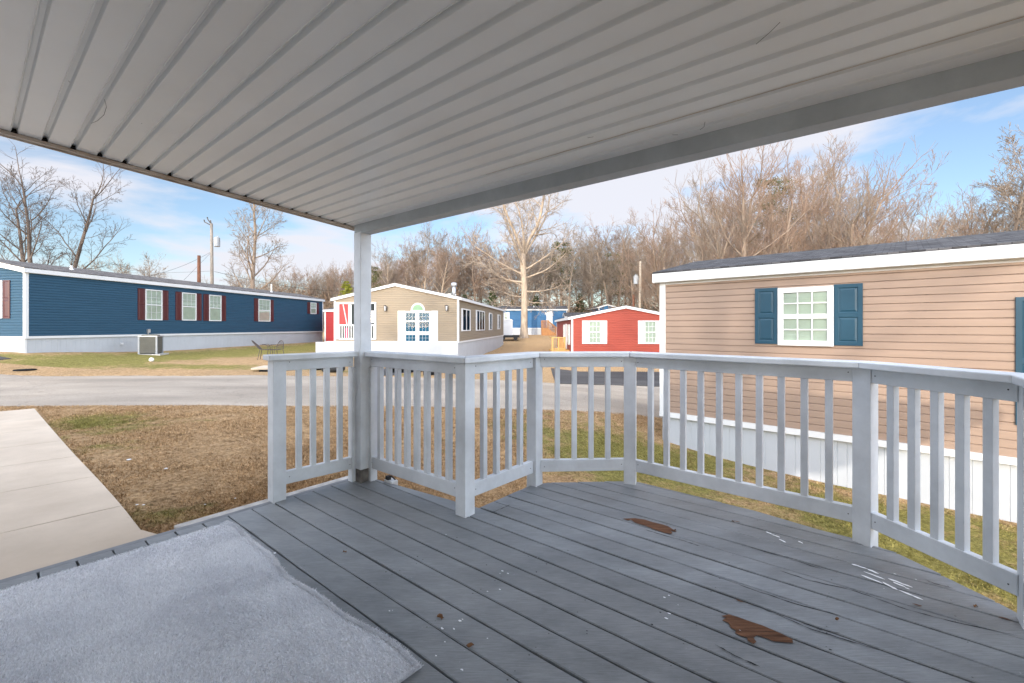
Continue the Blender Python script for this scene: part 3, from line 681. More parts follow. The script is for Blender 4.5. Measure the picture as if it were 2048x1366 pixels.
pitch = .1015
bs = []
b_ = 1.93-.1015*0
rows = []
off = .055
i = 0
while True:
    bb0 = 2.0+off-.1015*i
    if bb0 < -2.0: break
    rows.append(bb0); i += 1
for j, bb0 in enumerate(rows):
    pr = [(bb0-x, cz(bb0-x)+z) for x, z in prof[:-1]] + [(bb0-.1015, cz(bb0-.1015))]
    for q in range(len(pr)-1):
        (ba, za), (bc, zc_) = pr[q], pr[q+1]
        panels.face([ab(A0, ba, za), ab(A1, ba, za), ab(A1, bc, zc_), ab(A0, bc, zc_)])
panels.build('ceiling_panel', M['ceil'], roof)
top = MB(); q = [ab(A0-.03, 2.07), ab(A1, 2.07), ab(A1, -2.05), ab(A0-.03, -2.05)]
top.hexa([(p.x, p.y, cz(p.x*UB[0]+p.y*UB[1])+.03) for p in q], [(p.x, p.y, cz(p.x*UB[0]+p.y*UB[1])+.07) for p in q]); top.build('roof_sheet', M['white'], roof)
# edge channel: lower lip, dark slot, outer face
ch = MB()
def edge(b, a0, a1, z0, z1):
    q = [(a0, 2.07), (a1, 2.07), (a1, -2.0), (a0, -2.0)]
    b.hexa([(*ab(a, bq)[:2], cz(bq)+z0) for a, bq in q], [(*ab(a, bq)[:2], cz(bq)+z1) for a, bq in q])
edge(ch, -3.262, -3.222, -.014, .0); edge(ch, -3.272, -3.262, -.020, .085); edge(ch, -3.222, -3.214, -.018, -.004)
ch.build('edge_channel', M['gutter'], roof)
ch = MB(); edge(ch, -3.240, -3.2205, .0005, .03); ch.build('channel_gap', M['black'], roof)
notch = MB()
for bb0 in rows:
    bq = bb0-.0875
    if bq < -1.95 or bq > 1.95: continue
    q0 = [ab(-3.2195, bq-.013), ab(-3.185, bq), ab(-3.2195, bq+.013)]
    notch.face([(p.x, p.y, cz(p.x*UB[0]+p.y*UB[1])-.0012) for p in q0])
notch.build('rib_end', M['black'], roof)
rs = MB()
for i in range(40):
    a_, a2 = -1.6+i*.11, -1.6+(i+1)*.11; w_ = .0022*random.uniform(.4, 1.3); bq = 1.8525-.1015
    rs.face([ab(a_, bq+w_, cz(bq)-.0022), ab(a2, bq+w_, cz(bq)-.0022), ab(a2, bq-w_, cz(bq)-.0022), ab(a_, bq-w_, cz(bq)-.0022)])
rs.build('rust_streak', M['rust'], roof)
def on_ceiling(x, y):                                   # point of the sloping ceiling seen at photo pixel (x, y)
    k_, s_ = (x-CX)/F, (HY-y)/F; Yc = (2.018+SL*2.0-H)/(s_+SL*(UB[0]*k_+UB[1])); return Vector((k_*Yc, Yc, H+s_*Yc-.0035))
for pts_ in (((209,197),(213,212),(208,228),(195,240),(183,245)), ((137,160),(140,163)), ((1560,42),(1540,62),(1512,86)), ((1410,242),(1408,252),(1400,258)), ((1345,268),(1356,268)), ((283,245),(284,246)), ((1175,274),(1187,272))):
    b = MB(); P3 = [on_ceiling(*p_) for p_ in pts_]; b.tube(P3, [.0007]*len(P3), 4); b.build('scratch', M['nail'], roof)
# ------------------------------------------------------------------ homes
SID = .1016
def siding(mb, fr, L, z0, z1, gable=0.0, course=SID, proud=.012, fl=.45):
    n = int(round((z1-z0)/course)); hmax = z1+gable*L/2
    z = z0
    while z < hmax-.005:
        zt_ = min(z+course, hmax)
        def lim(zz):
            if zz <= z1 or not gable: return 0.0, L
            t = (zz-z1)/gable; return t, L-t
        if not gable and zt_ > z1: zt_ = z1
        if not gable and z >= z1-.004: break
        a0, a1 = lim(z); c0_, c1_ = lim(zt_)
        mid = z+(zt_-z)*fl; m0, m1 = lim(mid)
        mb.face([fr(a0, .0, z), fr(a1, .0, z), fr(a1, proud, z), fr(a0, proud, z)][::-1])
        mb.face([fr(a0, proud, z), fr(a1, proud, z), fr(m1, proud*.97, mid), fr(m0, proud*.97, mid)])
        mb.face([fr(m0, proud*.97, mid), fr(m1, proud*.97, mid), fr(c1_, .001, zt_), fr(c0_, .001, zt_)])
        z = zt_
def skirt(mb, fr, L, z1, zb, step=.2, d=-.03):
    """vertical vinyl skirting with small V grooves; zb(u) is the bottom"""
    u = 0.0; i = 0
    while u < L-1e-3:
        e = min(u+step*(1.0 if i % 3 else .55), L); i += 1
        g_ = min(.006, (e-u)/4)
        for a, b, da, db_ in ((u, u+g_, d-.006, d), (u+g_, e-g_, d, d), (e-g_, e, d, d-.006)):
            mb.face([fr(a, da, zb(a)), fr(b, db_, zb(b)), fr(b, db_, z1), fr(a, da, z1)])
        u = e
def window(parent, fr, u0, u1, z0, z1, cols=3, rows=2, fw=.05, blind='blind', muntin=True, glass='glass', d=.024, split=.5, trim=.0, rail=True, name='window', upper_only=False, mw=.012):
    b = MB(); D = d+.035
    b.fbox(fr, u0, u0+fw, .002, D, z0, z1); b.fbox(fr, u1-fw, u1, .002, D, z0, z1)
    b.fbox(fr, u0+fw, u1-fw, .002, D, z1-fw, z1); b.fbox(fr, u0+fw, u1-fw, .002, D, z0, z0+fw)
    zm = z0+(z1-z0)*split
    if rail: b.fbox(fr, u0+fw, u1-fw, .002, D-.006, zm-fw*.45, zm+fw*.45)
    w = b.build(name, M['white'], parent)
    iu0, iu1, iz0, iz1 = u0+fw, u1-fw, z0+fw, z1-fw
    g_ = MB(); g_.face([fr(iu0, d+.016, iz0), fr(iu1, d+.016, iz0), fr(iu1, d+.016, iz1), fr(iu0, d+.016, iz1)]); g_.build('pane', M[glass], w)
    s = MB()
    if blind == 'blind':
        z = iz0
        while z < iz1-.002:
            s.face([fr(iu0, d+.001, z), fr(iu1, d+.001, z), fr(iu1, d+.010, min(z+.046, iz1)), fr(iu0, d+.010, min(z+.046, iz1))]); z += .05
        s.face([fr(iu0, d, iz0), fr(iu1, d, iz0), fr(iu1, d, iz1), fr(iu0, d, iz1)])
    else:
        s.face([fr(iu0, d, iz0), fr(iu1, d, iz0), fr(iu1, d, iz1), fr(iu0, d, iz1)])
    s.build('blind' if blind == 'blind' else ('reflection_sheet' if blind == 'bluerefl' else 'dark_interior'), M[blind], w)  # the blue sheet carries the painted reflection, no fabric hangs there
    if muntin:
        mb = MB()
        for sec0, sec1 in (((iz0, zm-fw*.45), (zm+fw*.45, iz1)) if rail else ((iz0, iz1),)):
            if upper_only and sec0 == iz0 and rail: continue
            for c in range(1, cols): u = iu0+(iu1-iu0)*c/cols; mb.fbox(fr, u-mw/2, u+mw/2, d+.018, d+.026, sec0, sec1)
            for r_ in range(1, rows): z = sec0+(sec1-sec0)*r_/rows; mb.fbox(fr, iu0, iu1, d+.0185, d+.0255, z-mw/2, z+mw/2)
        if mb.v: mb.build('muntin', M['white'], w)
    return w
def shutter(parent, fr, u0, u1, z0, z1, m, panels_=2, flat=False, arch=False):
    b = MB(); b.fbox(fr, u0, u1, .002, .031, z0, z1)
    w = u1-u0; h = z1-z0; e = min(.05, w*.2)
    if not flat:
        gap = .06
        hh = (h-2*e-gap*(panels_-1))/panels_
        for i in range(panels_):
            a0, a1 = u0+e, u1-e; c0_ = z0+e+i*(hh+gap); c1_ = c0_+hh
            # moulded groove frame then raised field
            bz = .012
            q0 = [(a0, c0_), (a1, c0_), (a1, c1_), (a0, c1_)]; q1 = [(a0+bz, c0_+bz), (a1-bz, c0_+bz), (a1-bz, c1_-bz), (a0+bz, c1_-bz)]; q2 = [(a0+bz*3, c0_+bz*3), (a1-bz*3, c0_+bz*3), (a1-bz*3, c1_-bz*3), (a0+bz*3, c1_-bz*3)]
            if a1-a0 > bz*7:
                for i_ in range(4):
                    j_ = (i_+1) % 4
                    b.face([fr(q0[i_][0], .0405, q0[i_][1]), fr(q0[j_][0], .0405, q0[j_][1]), fr(q1[j_][0], .0312, q1[j_][1]), fr(q1[i_][0], .0312, q1[i_][1])])
                    b.face([fr(q1[i_][0], .0312, q1[i_][1]), fr(q1[j_][0], .0312, q1[j_][1]), fr(q2[j_][0], .0385, q2[j_][1]), fr(q2[i_][0], .0385, q2[i_][1])])
                b.face([fr(x, .0385, z) for x, z in q2])
                # rails and stiles at the proud level around the groove
        zs = [z0]+[v for i in range(panels_) for v in (z0+e+i*(hh+gap), z0+e+i*(hh+gap)+hh)]+[z1]
        for i in range(0, len(zs), 2): b.fbox(fr, u0+.001, u1-.001, .030, .0405, zs[i]+(.001 if i == 0 else 0), zs[i+1]-(.001 if i == len(zs)-2 else 0))
        for i in range(1, len(zs)-1, 2):
            b.fbox(fr, u0+.001, u0+e, .030, .0405, zs[i], zs[i+1]); b.fbox(fr, u1-e, u1-.001, .030, .0405, zs[i], zs[i+1])
    return b.build('shutter', m, parent)
def home(name, label, cat, C, U, V, L, W, z0, z1, slope, m_sid, m_roof, ground=None, band=.09, over=.16, fas=.17, proud=.022, fl=.6, course=SID):
    t = thing(name, label, cat, (C[0], C[1], g1(C[0], C[1])))
    nU = (-U[0], -U[1]); nV = (-V[0], -V[1])
    C2 = (C[0]+V[0]*W, C[1]+V[1]*W); C3 = (C[0]+U[0]*L, C[1]+U[1]*L)
    f1 = frame(C, U, nV); f2 = frame(C2, U, V); e1 = frame(C, V, nU); e2 = frame(C3, V, U)
    s = MB()
    
    for fr_, Lw, sl_ in ((f1, L, 0.0), (f2, L, 0.0), (e1, W, slope), (e2, W, slope)): siding(s, fr_, Lw, z0, z1, sl_, course, proud, fl)
    s.build('wall', m_sid, t)
    # light-tight core
    core = MB(); e = .004; q = [(e,e),(L-e,e),(L-e,W-e),(e,W-e)]
    P_ = lambda u, v, z: (C[0]+U[0]*u+V[0]*v, C[1]+U[1]*u+V[1]*v, z)
    core.hexa([P_(u, v, z0-.02) for u, v in q], [P_(u, v, z1) for u, v in q])
    core.face([P_(e,e,z1),P_(e,W/2,z1+slope*W/2-.004),P_(e,W-e,z1)]); core.face([P_(L-e,e,z1),P_(L-e,W/2,z1+slope*W/2-.004),P_(L-e,W-e,z1)])
    core.build('core', m_sid, t)
    w_ = .075
    for (fa_, La, ea), (fb_, Lb, eb) in (((f1, L, 0), (e1, W, 0)), ((f1, L, 1), (e2, W, 0)), ((f2, L, 0), (e1, W, 1)), ((f2, L, 1), (e2, W, 1))):
        ct = MB()
        for k_, (fr_, Lw, en) in enumerate(((fa_, La, ea), (fb_, Lb, eb))):
            lo_, hi_ = (Lw-w_, Lw+(.03 if k_ == 0 else 0)) if en else ((-.03 if k_ == 0 else 0), w_)
            ct.fbox(fr_, lo_, hi_, .0, .030, z0-.001, z1-.001)
        ct.build('corner_trim', M['white'], t)
    bd = MB()
    for fr_, Lw in ((f1, L), (f2, L), (e1, W), (e2, W)): bd.fbox(fr_, -.032, Lw+.032, -.02, .036, z0-band, z0-.002)
    bd.build('belt_trim', M['white'], t)
    sk_ = MB()
    for fr_, Lw in ((f1, L), (f2, L), (e1, W), (e2, W)):
        us = np.linspace(0, Lw, 60); gs = G(fr_.O[0]+fr_.U[0]*us, fr_.O[1]+fr_.U[1]*us)-.04
        skirt(sk_, fr_, Lw, z0-band+.005, lambda u: float(np.interp(u, us, gs)), .2, -.022)
    sk_.build('skirting', M['skirt'], t)
    # roof
    rf = MB(); oe = .12; hw = W/2
    def RP(u, v, dz): vv = min(v, W-v); return Vector(P_(u, v, z1+slope*vv+dz))
    Ls = math.hypot(hw+over, slope*(hw+over))
    for va, vb in ((-over, hw), (W+over, hw)):
        q = [RP(-oe, va, fas), RP(L+oe, va, fas), RP(L+oe, vb, fas), RP(-oe, vb, fas)]
        uvq = [(0,0),(L+2*oe,0),(L+2*oe,Ls),(0,Ls)]
        rf.face([p+Vector((0,0,.028)) for p in (q if va < 0 else q[::-1])], uvq if va < 0 else uvq[::-1])
        rf.face([q[0], q[1], q[1]+Vector((0,0,.028)), q[0]+Vector((0,0,.028))], [(0,0),(L,0),(L,.03),(0,.03)])
        for i0, i1 in ((0, 3), (1, 2)): rf.face([q[i0], q[i1], q[i1]+Vector((0,0,.028)), q[i0]+Vector((0,0,.028))], [(0,0),(Ls,0),(Ls,.03),(0,.03)])
        rf.face([p-Vector((0,0,.001)) for p in q], uvq)
    rf.build('roof', m_roof, t)
    fa = MB()
    for va in (-over, W+over):
        a = RP(-oe+.002, va, 0); b2 = RP(L+oe-.002, va, 0)
        fa.hexa([RP(-oe, va, fas-.155), RP(L+oe, va, fas-.155), RP(L+oe, va+(.025 if va < 0 else -.025), fas-.155), RP(-oe, va+(.025 if va < 0 else -.025), fas-.155)],
                [RP(-oe, va, fas-.002), RP(L+oe, va, fas-.002), RP(L+oe, va+(.025 if va < 0 else -.025), fas+.002), RP(-oe, va+(.025 if va < 0 else -.025), fas+.002)])
        vi = 0 if va < 0 else W
        zz = z1-.004+slope*min(va, W-va)
        q = [(-oe+.01, va+(.02 if va < 0 else -.02)), (L+oe-.01, va+(.02 if va < 0 else -.02)), (L+oe-.01, vi), (-oe+.01, vi)]
        fa.hexa([P_(u, v, z1-.02) for u, v in q], [P_(u, v, z1-.012) for u, v in q])
    for u0_, u1_ in ((-oe, -oe+.025), (L+oe-.025, L+oe)):
        for va, vb in ((-over+.026, hw), (W+over-.026, hw)):
            fa.hexa([RP(u0_, va, -.004), RP(u1_, va, -.004), RP(u1_, vb, -.004), RP(u0_, vb, -.004)], [RP(u0_, va, fas-.003), RP(u1_, va, fas-.003), RP(u1_, vb, fas-.003), RP(u0_, vb, fas-.003)])
    # sloping soffit under the end overhangs
    for u0_, u1_ in ((-oe+.025, 0), (L, L+oe-.025)):
        for va, vb in ((-over+.026, hw), (W+over-.026, hw)):
            fa.face([RP(u0_, va, .0), RP(u1_, va, .0), RP(u1_, vb, .0), RP(u0_, vb, .0)])
    fa.build('fascia', M['white'], t)
    t_f = dict(f1=f1, f2=f2, e1=e1, e2=e2, P=P_, RP=RP, fas=fas, W=W, L=L)
    return t, t_f
def pw(fr, x0, x1, y0, y1, xm=None):                    # photo rectangle on a wall -> metres
    u0, u1 = wu(fr, x0), wu(fr, x1)
    if u0 > u1: u0, u1 = u1, u0; x0, x1 = x1, x0
    um = (u0+u1)/2
    return u0, u1, y0, y1
def zpair(fr, u, yt, yb): return wz(fr, u, yb), wz(fr, u, yt)
def vent_pipe(t, p, h=.3, r=.04, m='white', name='vent_pipe'):
    b = MB(); b.tube([p-Vector((0,0,.12)), p+Vector((0,0,h))], [r, r], 10); b.tube([p-Vector((0,0,.03)), p+Vector((0,0,.03))], [r*2.2, r*1.3], 10); return b.build(name, M[m], t, smooth=False)

# --- tan home on the right
TC = (2.70, 7.95); TU = (.7465, -.6654); TV = (.6654, .7465)
tanh, tf = home('mobile_home', 'tan sided mobile home with teal shutters beside the deck', 'mobile home', TC, TU, TV, 14, 4.2, -.30, 2.02, .20, M['tan'], M['shingle_dark'], over=.14, proud=.020, fl=.84)
f = tf['f1']
u0, u1 = wu(f, 1557), wu(f, 1668); z0_, z1_ = zpair(f, u0, 577, 690)
window(tanh, f, u0, u1, z0_, z1_, 3, 2, .075, 'blind', mw=.018)
s0 = wu(f, 1511); s1 = wu(f, 1726); zs0, zs1 = z0_+.015, z1_+.015
shutter(tanh, f, s0, u0-.003, zs0, zs1, M['teal']); shutter(tanh, f, u1+.003, s1, zs0, zs1, M['teal'])
u0 = wu(f, 2030); shutter(tanh, f, u0, u0+.36, -.02+.1, 1.56, M['teal']); window(tanh, f, u0+.365, u0+1.3, .1, 1.55, 3, 2, .075, mw=.018)
b = MB(); b.fbox(f, .08, 13.9, .004, .024, 1.965, 2.015); b.build('frieze_trim', M['white'], tanh)

# --- blue home on the left
BC = (-17.85, 16.2); BU = (.1468, .9892); BV = (-.9892, .1468)
blue, bf = home('mobile_home', 'long blue sided mobile home with maroon shutters and white skirting', 'mobile home', BC, BU, BV, 19.1, 4.25, .86, 3.21, .20, M['blue'], M['shingle'], over=.12)
f = bf['f1']
for (a0, a1, w0, w1, yt, yb, bl) in ((274.5,335.6,289,323,579.5,640.4,'blind'),(350,402,362.4,391.2,585.9,641,'blind'),(405.9,450.9,416.9,441.2,590.3,642.1,'blind'),(507.4,546.3,515.7,539.5,598.6,643,'blind'),(614,637,620,631.7,605.2,628,'blind')):
    u0, u1 = wu(f, w0), wu(f, w1); zb_, zt_ = zpair(f, (u0+u1)/2, yt, yb); zb_ = wz(f, u0, yb) if False else zb_
    window(blue, f, u0, u1, zb_, zt_, 3, 2, .05, bl, upper_only=(w0 != 289), mw=.014)
    shutter(blue, f, wu(f, a0), u0-.003, zb_+.01, zt_+.01, M['maroon']); shutter(blue, f, u1+.003, wu(f, a1), zb_+.01, zt_+.01, M['maroon'])
f = bf['e1']
u0 = wu(f, 8); zb_, zt_ = zpair(f, u0, 561, 636.5)
window(blue, f, u0, u0+.9, zb_, zt_, 3, 2, .06); shutter(blue, f, wu(f, 22), u0-.003, zb_-.01, zt_+.01, M['maroon'])
for xx, yy in ((143,537),(543,578)): 
    Yr = 19.5 if xx == 143 else 31.0
    um = wu(frame((BC[0]+BV[0]*1.1, BC[1]+BV[1]*1.1), BU, BV), xx); vent_pipe(blue, bf['RP'](um, 1.1, .2), .16 if xx == 143 else .55, .045)
b = MB(); ff = bf['f1']; u_ = wu(ff, 295); zz = wz(ff, u_, 662); b.fbox(ff, u_-.06, u_+.06, .02, .10, zz-.08, zz+.09); b.fbox(ff, u_-.02, u_+.02, .02, .05, zz-.25, zz-.08)
tag(b.build('junction_box', M['galv'], blue))
ub = wu(ff, 243); b = MB(); b.fbox(ff, ub-.05, ub+.05, .0, .05, .42, .50); b.build('hose_bib_cover', M['white'], blue)

# --- beige home in the middle
GC = (-2.97, 24.5); GU = (.1136, .9935); GV = (-.9935, .1136); GW = 7.25
b_sid = M['beige']
def beige_home():
    z0, z1, sl_ = .388, 2.72, .215
    t, hf = home('mobile_home', 'beige sided mobile home with arched window, lanterns and metal flue', 'mobile home', GC, GU, GV, 18.7, GW, z0, z1, sl_, b_sid, M['shingle'], over=.18, fas=.15)
    e = hf['e1']; f = hf['f1']
    # end facing the road: paired tall windows with flat white shutters
    x = lambda p: wu(e, p); z = lambda y: wz(e, 1.8, y)
    w0, w1 = x(862), x(811)                              # white surround
    b = MB(); b.fbox(e, w0, w1, .012, .045, z(683), z(622)); b.build('window_surround', M['white'], t)
    fr_ = frame(tuple(e(0, .046, 0)[:2]), e.U, e.N)
    for xa, xb in ((832.5, 811.8), (859.5, 838.5)):
        for ya, yb, r_ in ((625, 642, 2), (643, 663.5, 2), (669, 683, 2)):
            window(t, fr_, x(xa), x(xb), z(yb), z(ya), 3, r_, .022, 'bluerefl', rail=False, d=.002, mw=.010, glass='glass_clear')
    shutter(t, e, x(876), x(862.5), z(685), z(621.5), M['white'], flat=True); shutter(t, e, x(810.5), x(796), z(685), z(621.5), M['white'], flat=True)
    # arched transom
    cx = x(836); cz_ = z(620.5); ro = 14.3/F*24.7; ri = 11.3/F*24.7; N_ = 20
    a = MB(); g_ = MB()
    for i in range(N_):
        t0, t1 = math.pi*i/N_, math.pi*(i+1)/N_
        P_ = lambda r, t_, d: e(cx+r*math.cos(t_), d, cz_+r*math.sin(t_)*1.02)
        a.face([P_(ri, t0, .05), P_(ro, t0, .05), P_(ro, t1, .05), P_(ri, t1, .05)][::-1]); a.face([P_(ro, t0, .01), P_(ro, t0, .05), P_(ro, t1, .05), P_(ro, t1, .01)]); a.face([P_(ri, t0, .01), P_(ri, t0, .05), P_(ri, t1, .05), P_(ri, t1, .01)])
        g_.face([e(cx, .032, cz_), P_(ri, t0, .032), P_(ri, t1, .032)])
    a.fbox(e, cx-ro, cx+ro, .01, .05, cz_-.06, cz_)
    ao = a.build('arched_window', M['white'], t); g_.build('pane', M['greenarch'], ao)
    # lanterns
    for xp in (772.5, 894.5):
        u = x(xp); zz = z(616); L_ = MB()
        L_.fbox(e, u-.05, u+.05, .0, .03, zz-.16, zz+.12)
        L_.tube([e(u, .03, zz+.06), e(u, .12, zz+.16), e(u, .17, zz+.12)], [.012]*3, 6)
        L_.tube([e(u, .17, zz+.17), e(u, .17, zz+.11)], [.02, .10], 8); L_.tube([e(u, .17, zz-.16), e(u, .17, zz-.20)], [.05, .015], 8)
        for a_ in range(6): t_ = a_*math.pi/3; L_.tube([e(u+.085*math.cos(t_), .17+.085*math.sin(t_), zz+.11), e(u+.05*math.cos(t_), .17+.05*math.sin(t_), zz-.16)], [.008]*2, 4)
        lo = L_.build('wall_lantern', M['iron'], t); g2 = MB(); g2.tube([e(u, .17, zz+.10), e(u, .17, zz-.15)], [.07, .04], 8); g2.build('lantern_glass', M['white'], lo)
    # side windows
    for xa, xb, n_ in ((921.5, 940.5, 2), (951, 969, 3), (977, 984, 1), (994.5, 1000, 1)):
        u0, u1 = wu(f, xa), wu(f, xb); um = (u0+u1)/2
        yt, yb = {921.5: (618, 662), 951: (621.5, 661), 977: (626, 660), 994.5: (629.5, 658.5)}[xa]
        zb_, zt_ = wz(f, um, yb), wz(f, um, yt)
        sw = .22*(u1-u0)/n_ if n_ > 1 else (u1-u0)*.22
        shutter(t, f, u0, u0+sw, zb_, zt_, M['white'], flat=True); shutter(t, f, u1-sw, u1, zb_, zt_, M['white'], flat=True)
        iw = (u1-u0-2*sw)/n_
        for i in range(n_): window(t, f, u0+sw+i*iw, u0+sw+(i+1)*iw, zb_, zt_, 2, 2, .06, 'room', muntin=False, glass='glass_dark', rail=False)
    p = hf['RP'](6.8, 1.0, .15)
    # flue pipe
    u_ = 5.2; p = hf['RP'](u_, 1.55, .13); base = Vector(p)
    fl = MB(); fl.tube([base-Vector((0,0,.1)), base+Vector((0,0,.78))], [.125, .125], 16); fl.tube([base+Vector((0,0,.72)), base+Vector((0,0,.76)), base+Vector((0,0,.96)), base+Vector((0,0,1.0))], [.13, .19, .19, .13], 16)
    fl.tube([base-Vector((0,0,.1)), base+Vector((0,0,.04))], [.34, .2], 16); fl.build('flue_pipe', M['galv'], t, smooth=True)
    b = MB(); q = hf['RP'](3.7, 1.6, .15); b.box(q.x-.35, q.x+.25, q.y-.2, q.y+.2, q.z-.05, q.z+.1); b.build('roof_vent', M['galv'], t)
    for uu, vv in ((2.2, .7), (7.0, .6), (12, .8), (16, .6)): vent_pipe(t, hf['RP'](uu, vv, .16), .14, .035)
    # porch recess at the left of the gable: framed opening with railing
    xo0, xo1 = x(753), x(672)
    ob = MB(); zt_, zb_ = z(607), z(679)
    for a_, c_ in ((xo0-.0, xo0+.09), (xo1-.22, xo1)): ob.fbox(e, a_, c_, .012, .07, zb_, zt_)
    ob.fbox(e, xo0, xo1, .0125, .069, zt_, zt_+.1); ob.fbox(e, xo0+.09, xo1-.22, .02, .065, z(650)-.05, z(650)+.03); ob.fbox(e, xo0+.09, xo1-.22, .0125, .06, zb_-.02, zb_+.06)
    ob.build('porch_frame', M['white'], t)
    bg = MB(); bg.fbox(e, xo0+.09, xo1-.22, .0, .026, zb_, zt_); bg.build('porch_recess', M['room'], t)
    rd = MB(); rd.fbox(e, x(700), xo1-.22, .0262, .030, z(650), zt_-.02); rd.build('porch_back_wall', M['red'], t)
    br_ = MB(); br_.beam(e(x(687), .04, zt_-.02), e(x(695), .04, z(650)), .03, .06); br_.fbox(e, x(704), x(697), .0302, .038, z(650), zt_-.03); br_.build('porch_brace', M['skirt'], t)
    wi = window(t, frame(tuple(e(0, .027, 0)[:2]), e.U, e.N), x(751), x(737), z(646), z(621), 1, 1, .06, 'room', muntin=False, rail=False, d=.002)
    nb = 16
    for i in range(nb):
        u = xo0+.13+(xo1-.26-xo0-.13)*i/(nb-1); b = MB(); b.fbox(e, u-.022, u+.022, .04, .062, zb_+.05, z(650)-.045); b.build('porch_baluster', M['white'], t)
    pk = MB(); pk.fbox(e, x(698), x(690), .0302, .034, z(676), z(656)); pk.build('porch_chair_back', M['pink'], t)
    # white apron in front of the porch
    pb = MB(); pb.fbox(e, -.05, xo1+1.05, .05, .32, g1(-6, 24.3)-.3, z(684.5)); pb.build('front_skirting', M['skirt'], t)
    return t, hf
beige, gf = beige_home()

# --- red home behind the beige porch
RC = at(650, 653, 33.0)
redh, rf_ = home('mobile_home', 'deep red sided home between the blue home and the beige porch', 'mobile home', (RC.x, 33.0), (.9935, -.1136), (.1136, .9935), 6, 12, .13, 2.35, .12, M['red'], M['shingle'], over=.1, fas=.14)

# --- coral home behind the tan one
CC = (3.52, 26.0); CU = (.035, .9994); CV = (.9994, -.035)
coral, cf = home('mobile_home', 'coral red sided home with white shutters beyond the dark driveway', 'mobile home', CC, CU, CV, 13, 6.3, -.55, 1.66, .20, M['coral'], M['shingle_dark'], over=.2, fas=.15)
e = cf['e1']
for xa, xb, wa, wb in ((1164.2, 1214, 1176.5, 1202), (1276, 1325, 1288, 1313)):
    z_b, z_t = wz(e, 1.5, 687.5), wz(e, 1.5, 641.3)
    window(coral, e, wu(e, wa), wu(e, wb), z_b, z_t, 3, 2, .06, 'blind', mw=.02)
    shutter(coral, e, wu(e, xa), wu(e, wa)-.003, z_b, z_t, M['white'], flat=True); shutter(coral, e, wu(e, wb)+.003, wu(e, xb), z_b, z_t, M['white'], flat=True)
f = cf['f1']
for u0 in (1.2, 4.6): window(coral, f, u0, u0+.9, .1, 1.35, 2, 2, .06); shutter(coral, f, u0-.4, u0-.003, .1, 1.35, M['white'], flat=True); shutter(coral, f, u0+.903, u0+1.3, .1, 1.35, M['white'], flat=True)
b = MB(); b.fbox(f, 3.0, 3.9, .012, .05, -.5, 1.4); b.build('door', M['white'], coral)
# --- far blue home and its neighbours
FY = 54.0; FC = at(995, 653, FY)
farb, ff_ = home('mobile_home', 'far blue sided home with white door behind the big bare tree', 'mobile home', (FC.x, FY), (.9992, -.04), (.04, .9992), 8.45, 4.3, 1.05, 3.2, .2, M['farblue'], M['shingle_dark'], over=.2)
f = ff_['f1']
u0, u1 = wu(f, 1006), wu(f, 1017); window(farb, f, u0+.12, u1-.12, wz(f, 2, 640), wz(f, 2, 625), 2, 2, .07); shutter(farb, f, u1-.117, u1+.12, wz(f, 2, 641), wz(f, 2, 624), M['white'], flat=True)
u0, u1 = wu(f, 1093), wu(f, 1105); b = MB(); b.fbox(f, u0, u1, .012, .06, wz(f, 6, 655), wz(f, 6, 622.5)); dr = b.build('door', M['white'], farb)
b = MB(); b.fbox(f, u0+.12, u1-.12, .061, .07, wz(f, 6, 640), wz(f, 6, 626)); b.build('door_pane', M['glass'], dr)
b = MB(); u_ = wu(f, 1091); b.fbox(f, u_-.06, u_+.06, .012, .12, wz(f, 6, 629), wz(f, 6, 625)); b.build('porch_light', M['white'], farb)
for x in (1068, 1102, 1194):
    if x < 1130: vent_pipe(farb, ff_['RP'](wu(f, x), 1.2, .18), .2, .05)
N1 = at(1128, 653, 50)
gh, _ = home('mobile_home', 'dark roofed blue home mostly hidden behind the coral home', 'mobile home', (N1.x+.2, 50.0), (.9992, -.04), (.04, .9992), 11, 4.3, .3, 2.2, .22, M['farblue'], M['shingle_dark'], over=.2)
N2 = at(1192, 653, 62)
gh2, _ = home('mobile_home', 'farthest blue home showing a small white edged gable above dark roofs', 'mobile home', (N2.x, 60), (-.04, .9992), (.9992, .04), 10, 2.4, 1.2, 3.75, .28, M['farblue'], M['shingle_dark'], over=.2)

# --- our own home behind the camera: its wall and roof shade the deck
own, _ = home('mobile_home', 'white mobile home the deck and patio roof are attached to', 'mobile home', tuple(ab(-5.5,-2.1)[:2]), UA, (-UB[0], -UB[1]), 8.8, 4.3, .05, 2.62, .20, M['white'], M['shingle'])

# ------------------------------------------------------------------ yard objects
def up(p): return Vector((p[0], p[1], g1(p[0], p[1])))
# air conditioner
fb = bf['f1']; ua0, ua1 = wu(fb, 274), wu(fb, 326)
ac = thing('air_conditioner', 'grey ribbed air conditioning unit beside the blue home', 'air conditioner', tuple(fb(4.6, .5, .2)))
acp = Vector((-15.95, 19.5, 0)); g0 = g1(acp.x, acp.y)+.02; zt_ = H+(HY-671.5)/F*19.3; hx = .315; AU, AV = (.94, .342), (-.342, .94)
def aP(x, y, z): return (acp.x+AU[0]*x+AV[0]*y, acp.y+AU[1]*x+AV[1]*y, z)
def abox(b, x0, x1, y0, y1, z0, z1): q = [(x0,y0),(x1,y0),(x1,y1),(x0,y1)]; b.hexa([aP(x, y, z0) for x, y in q], [aP(x, y, z1) for x, y in q])
ac.location = (acp.x, acp.y, g0)
b = MB(); abox(b, -hx+.03, hx-.03, -hx+.03, hx-.03, g0+.02, zt_-.04); b.build('casing', M['room'], ac)
b = MB()
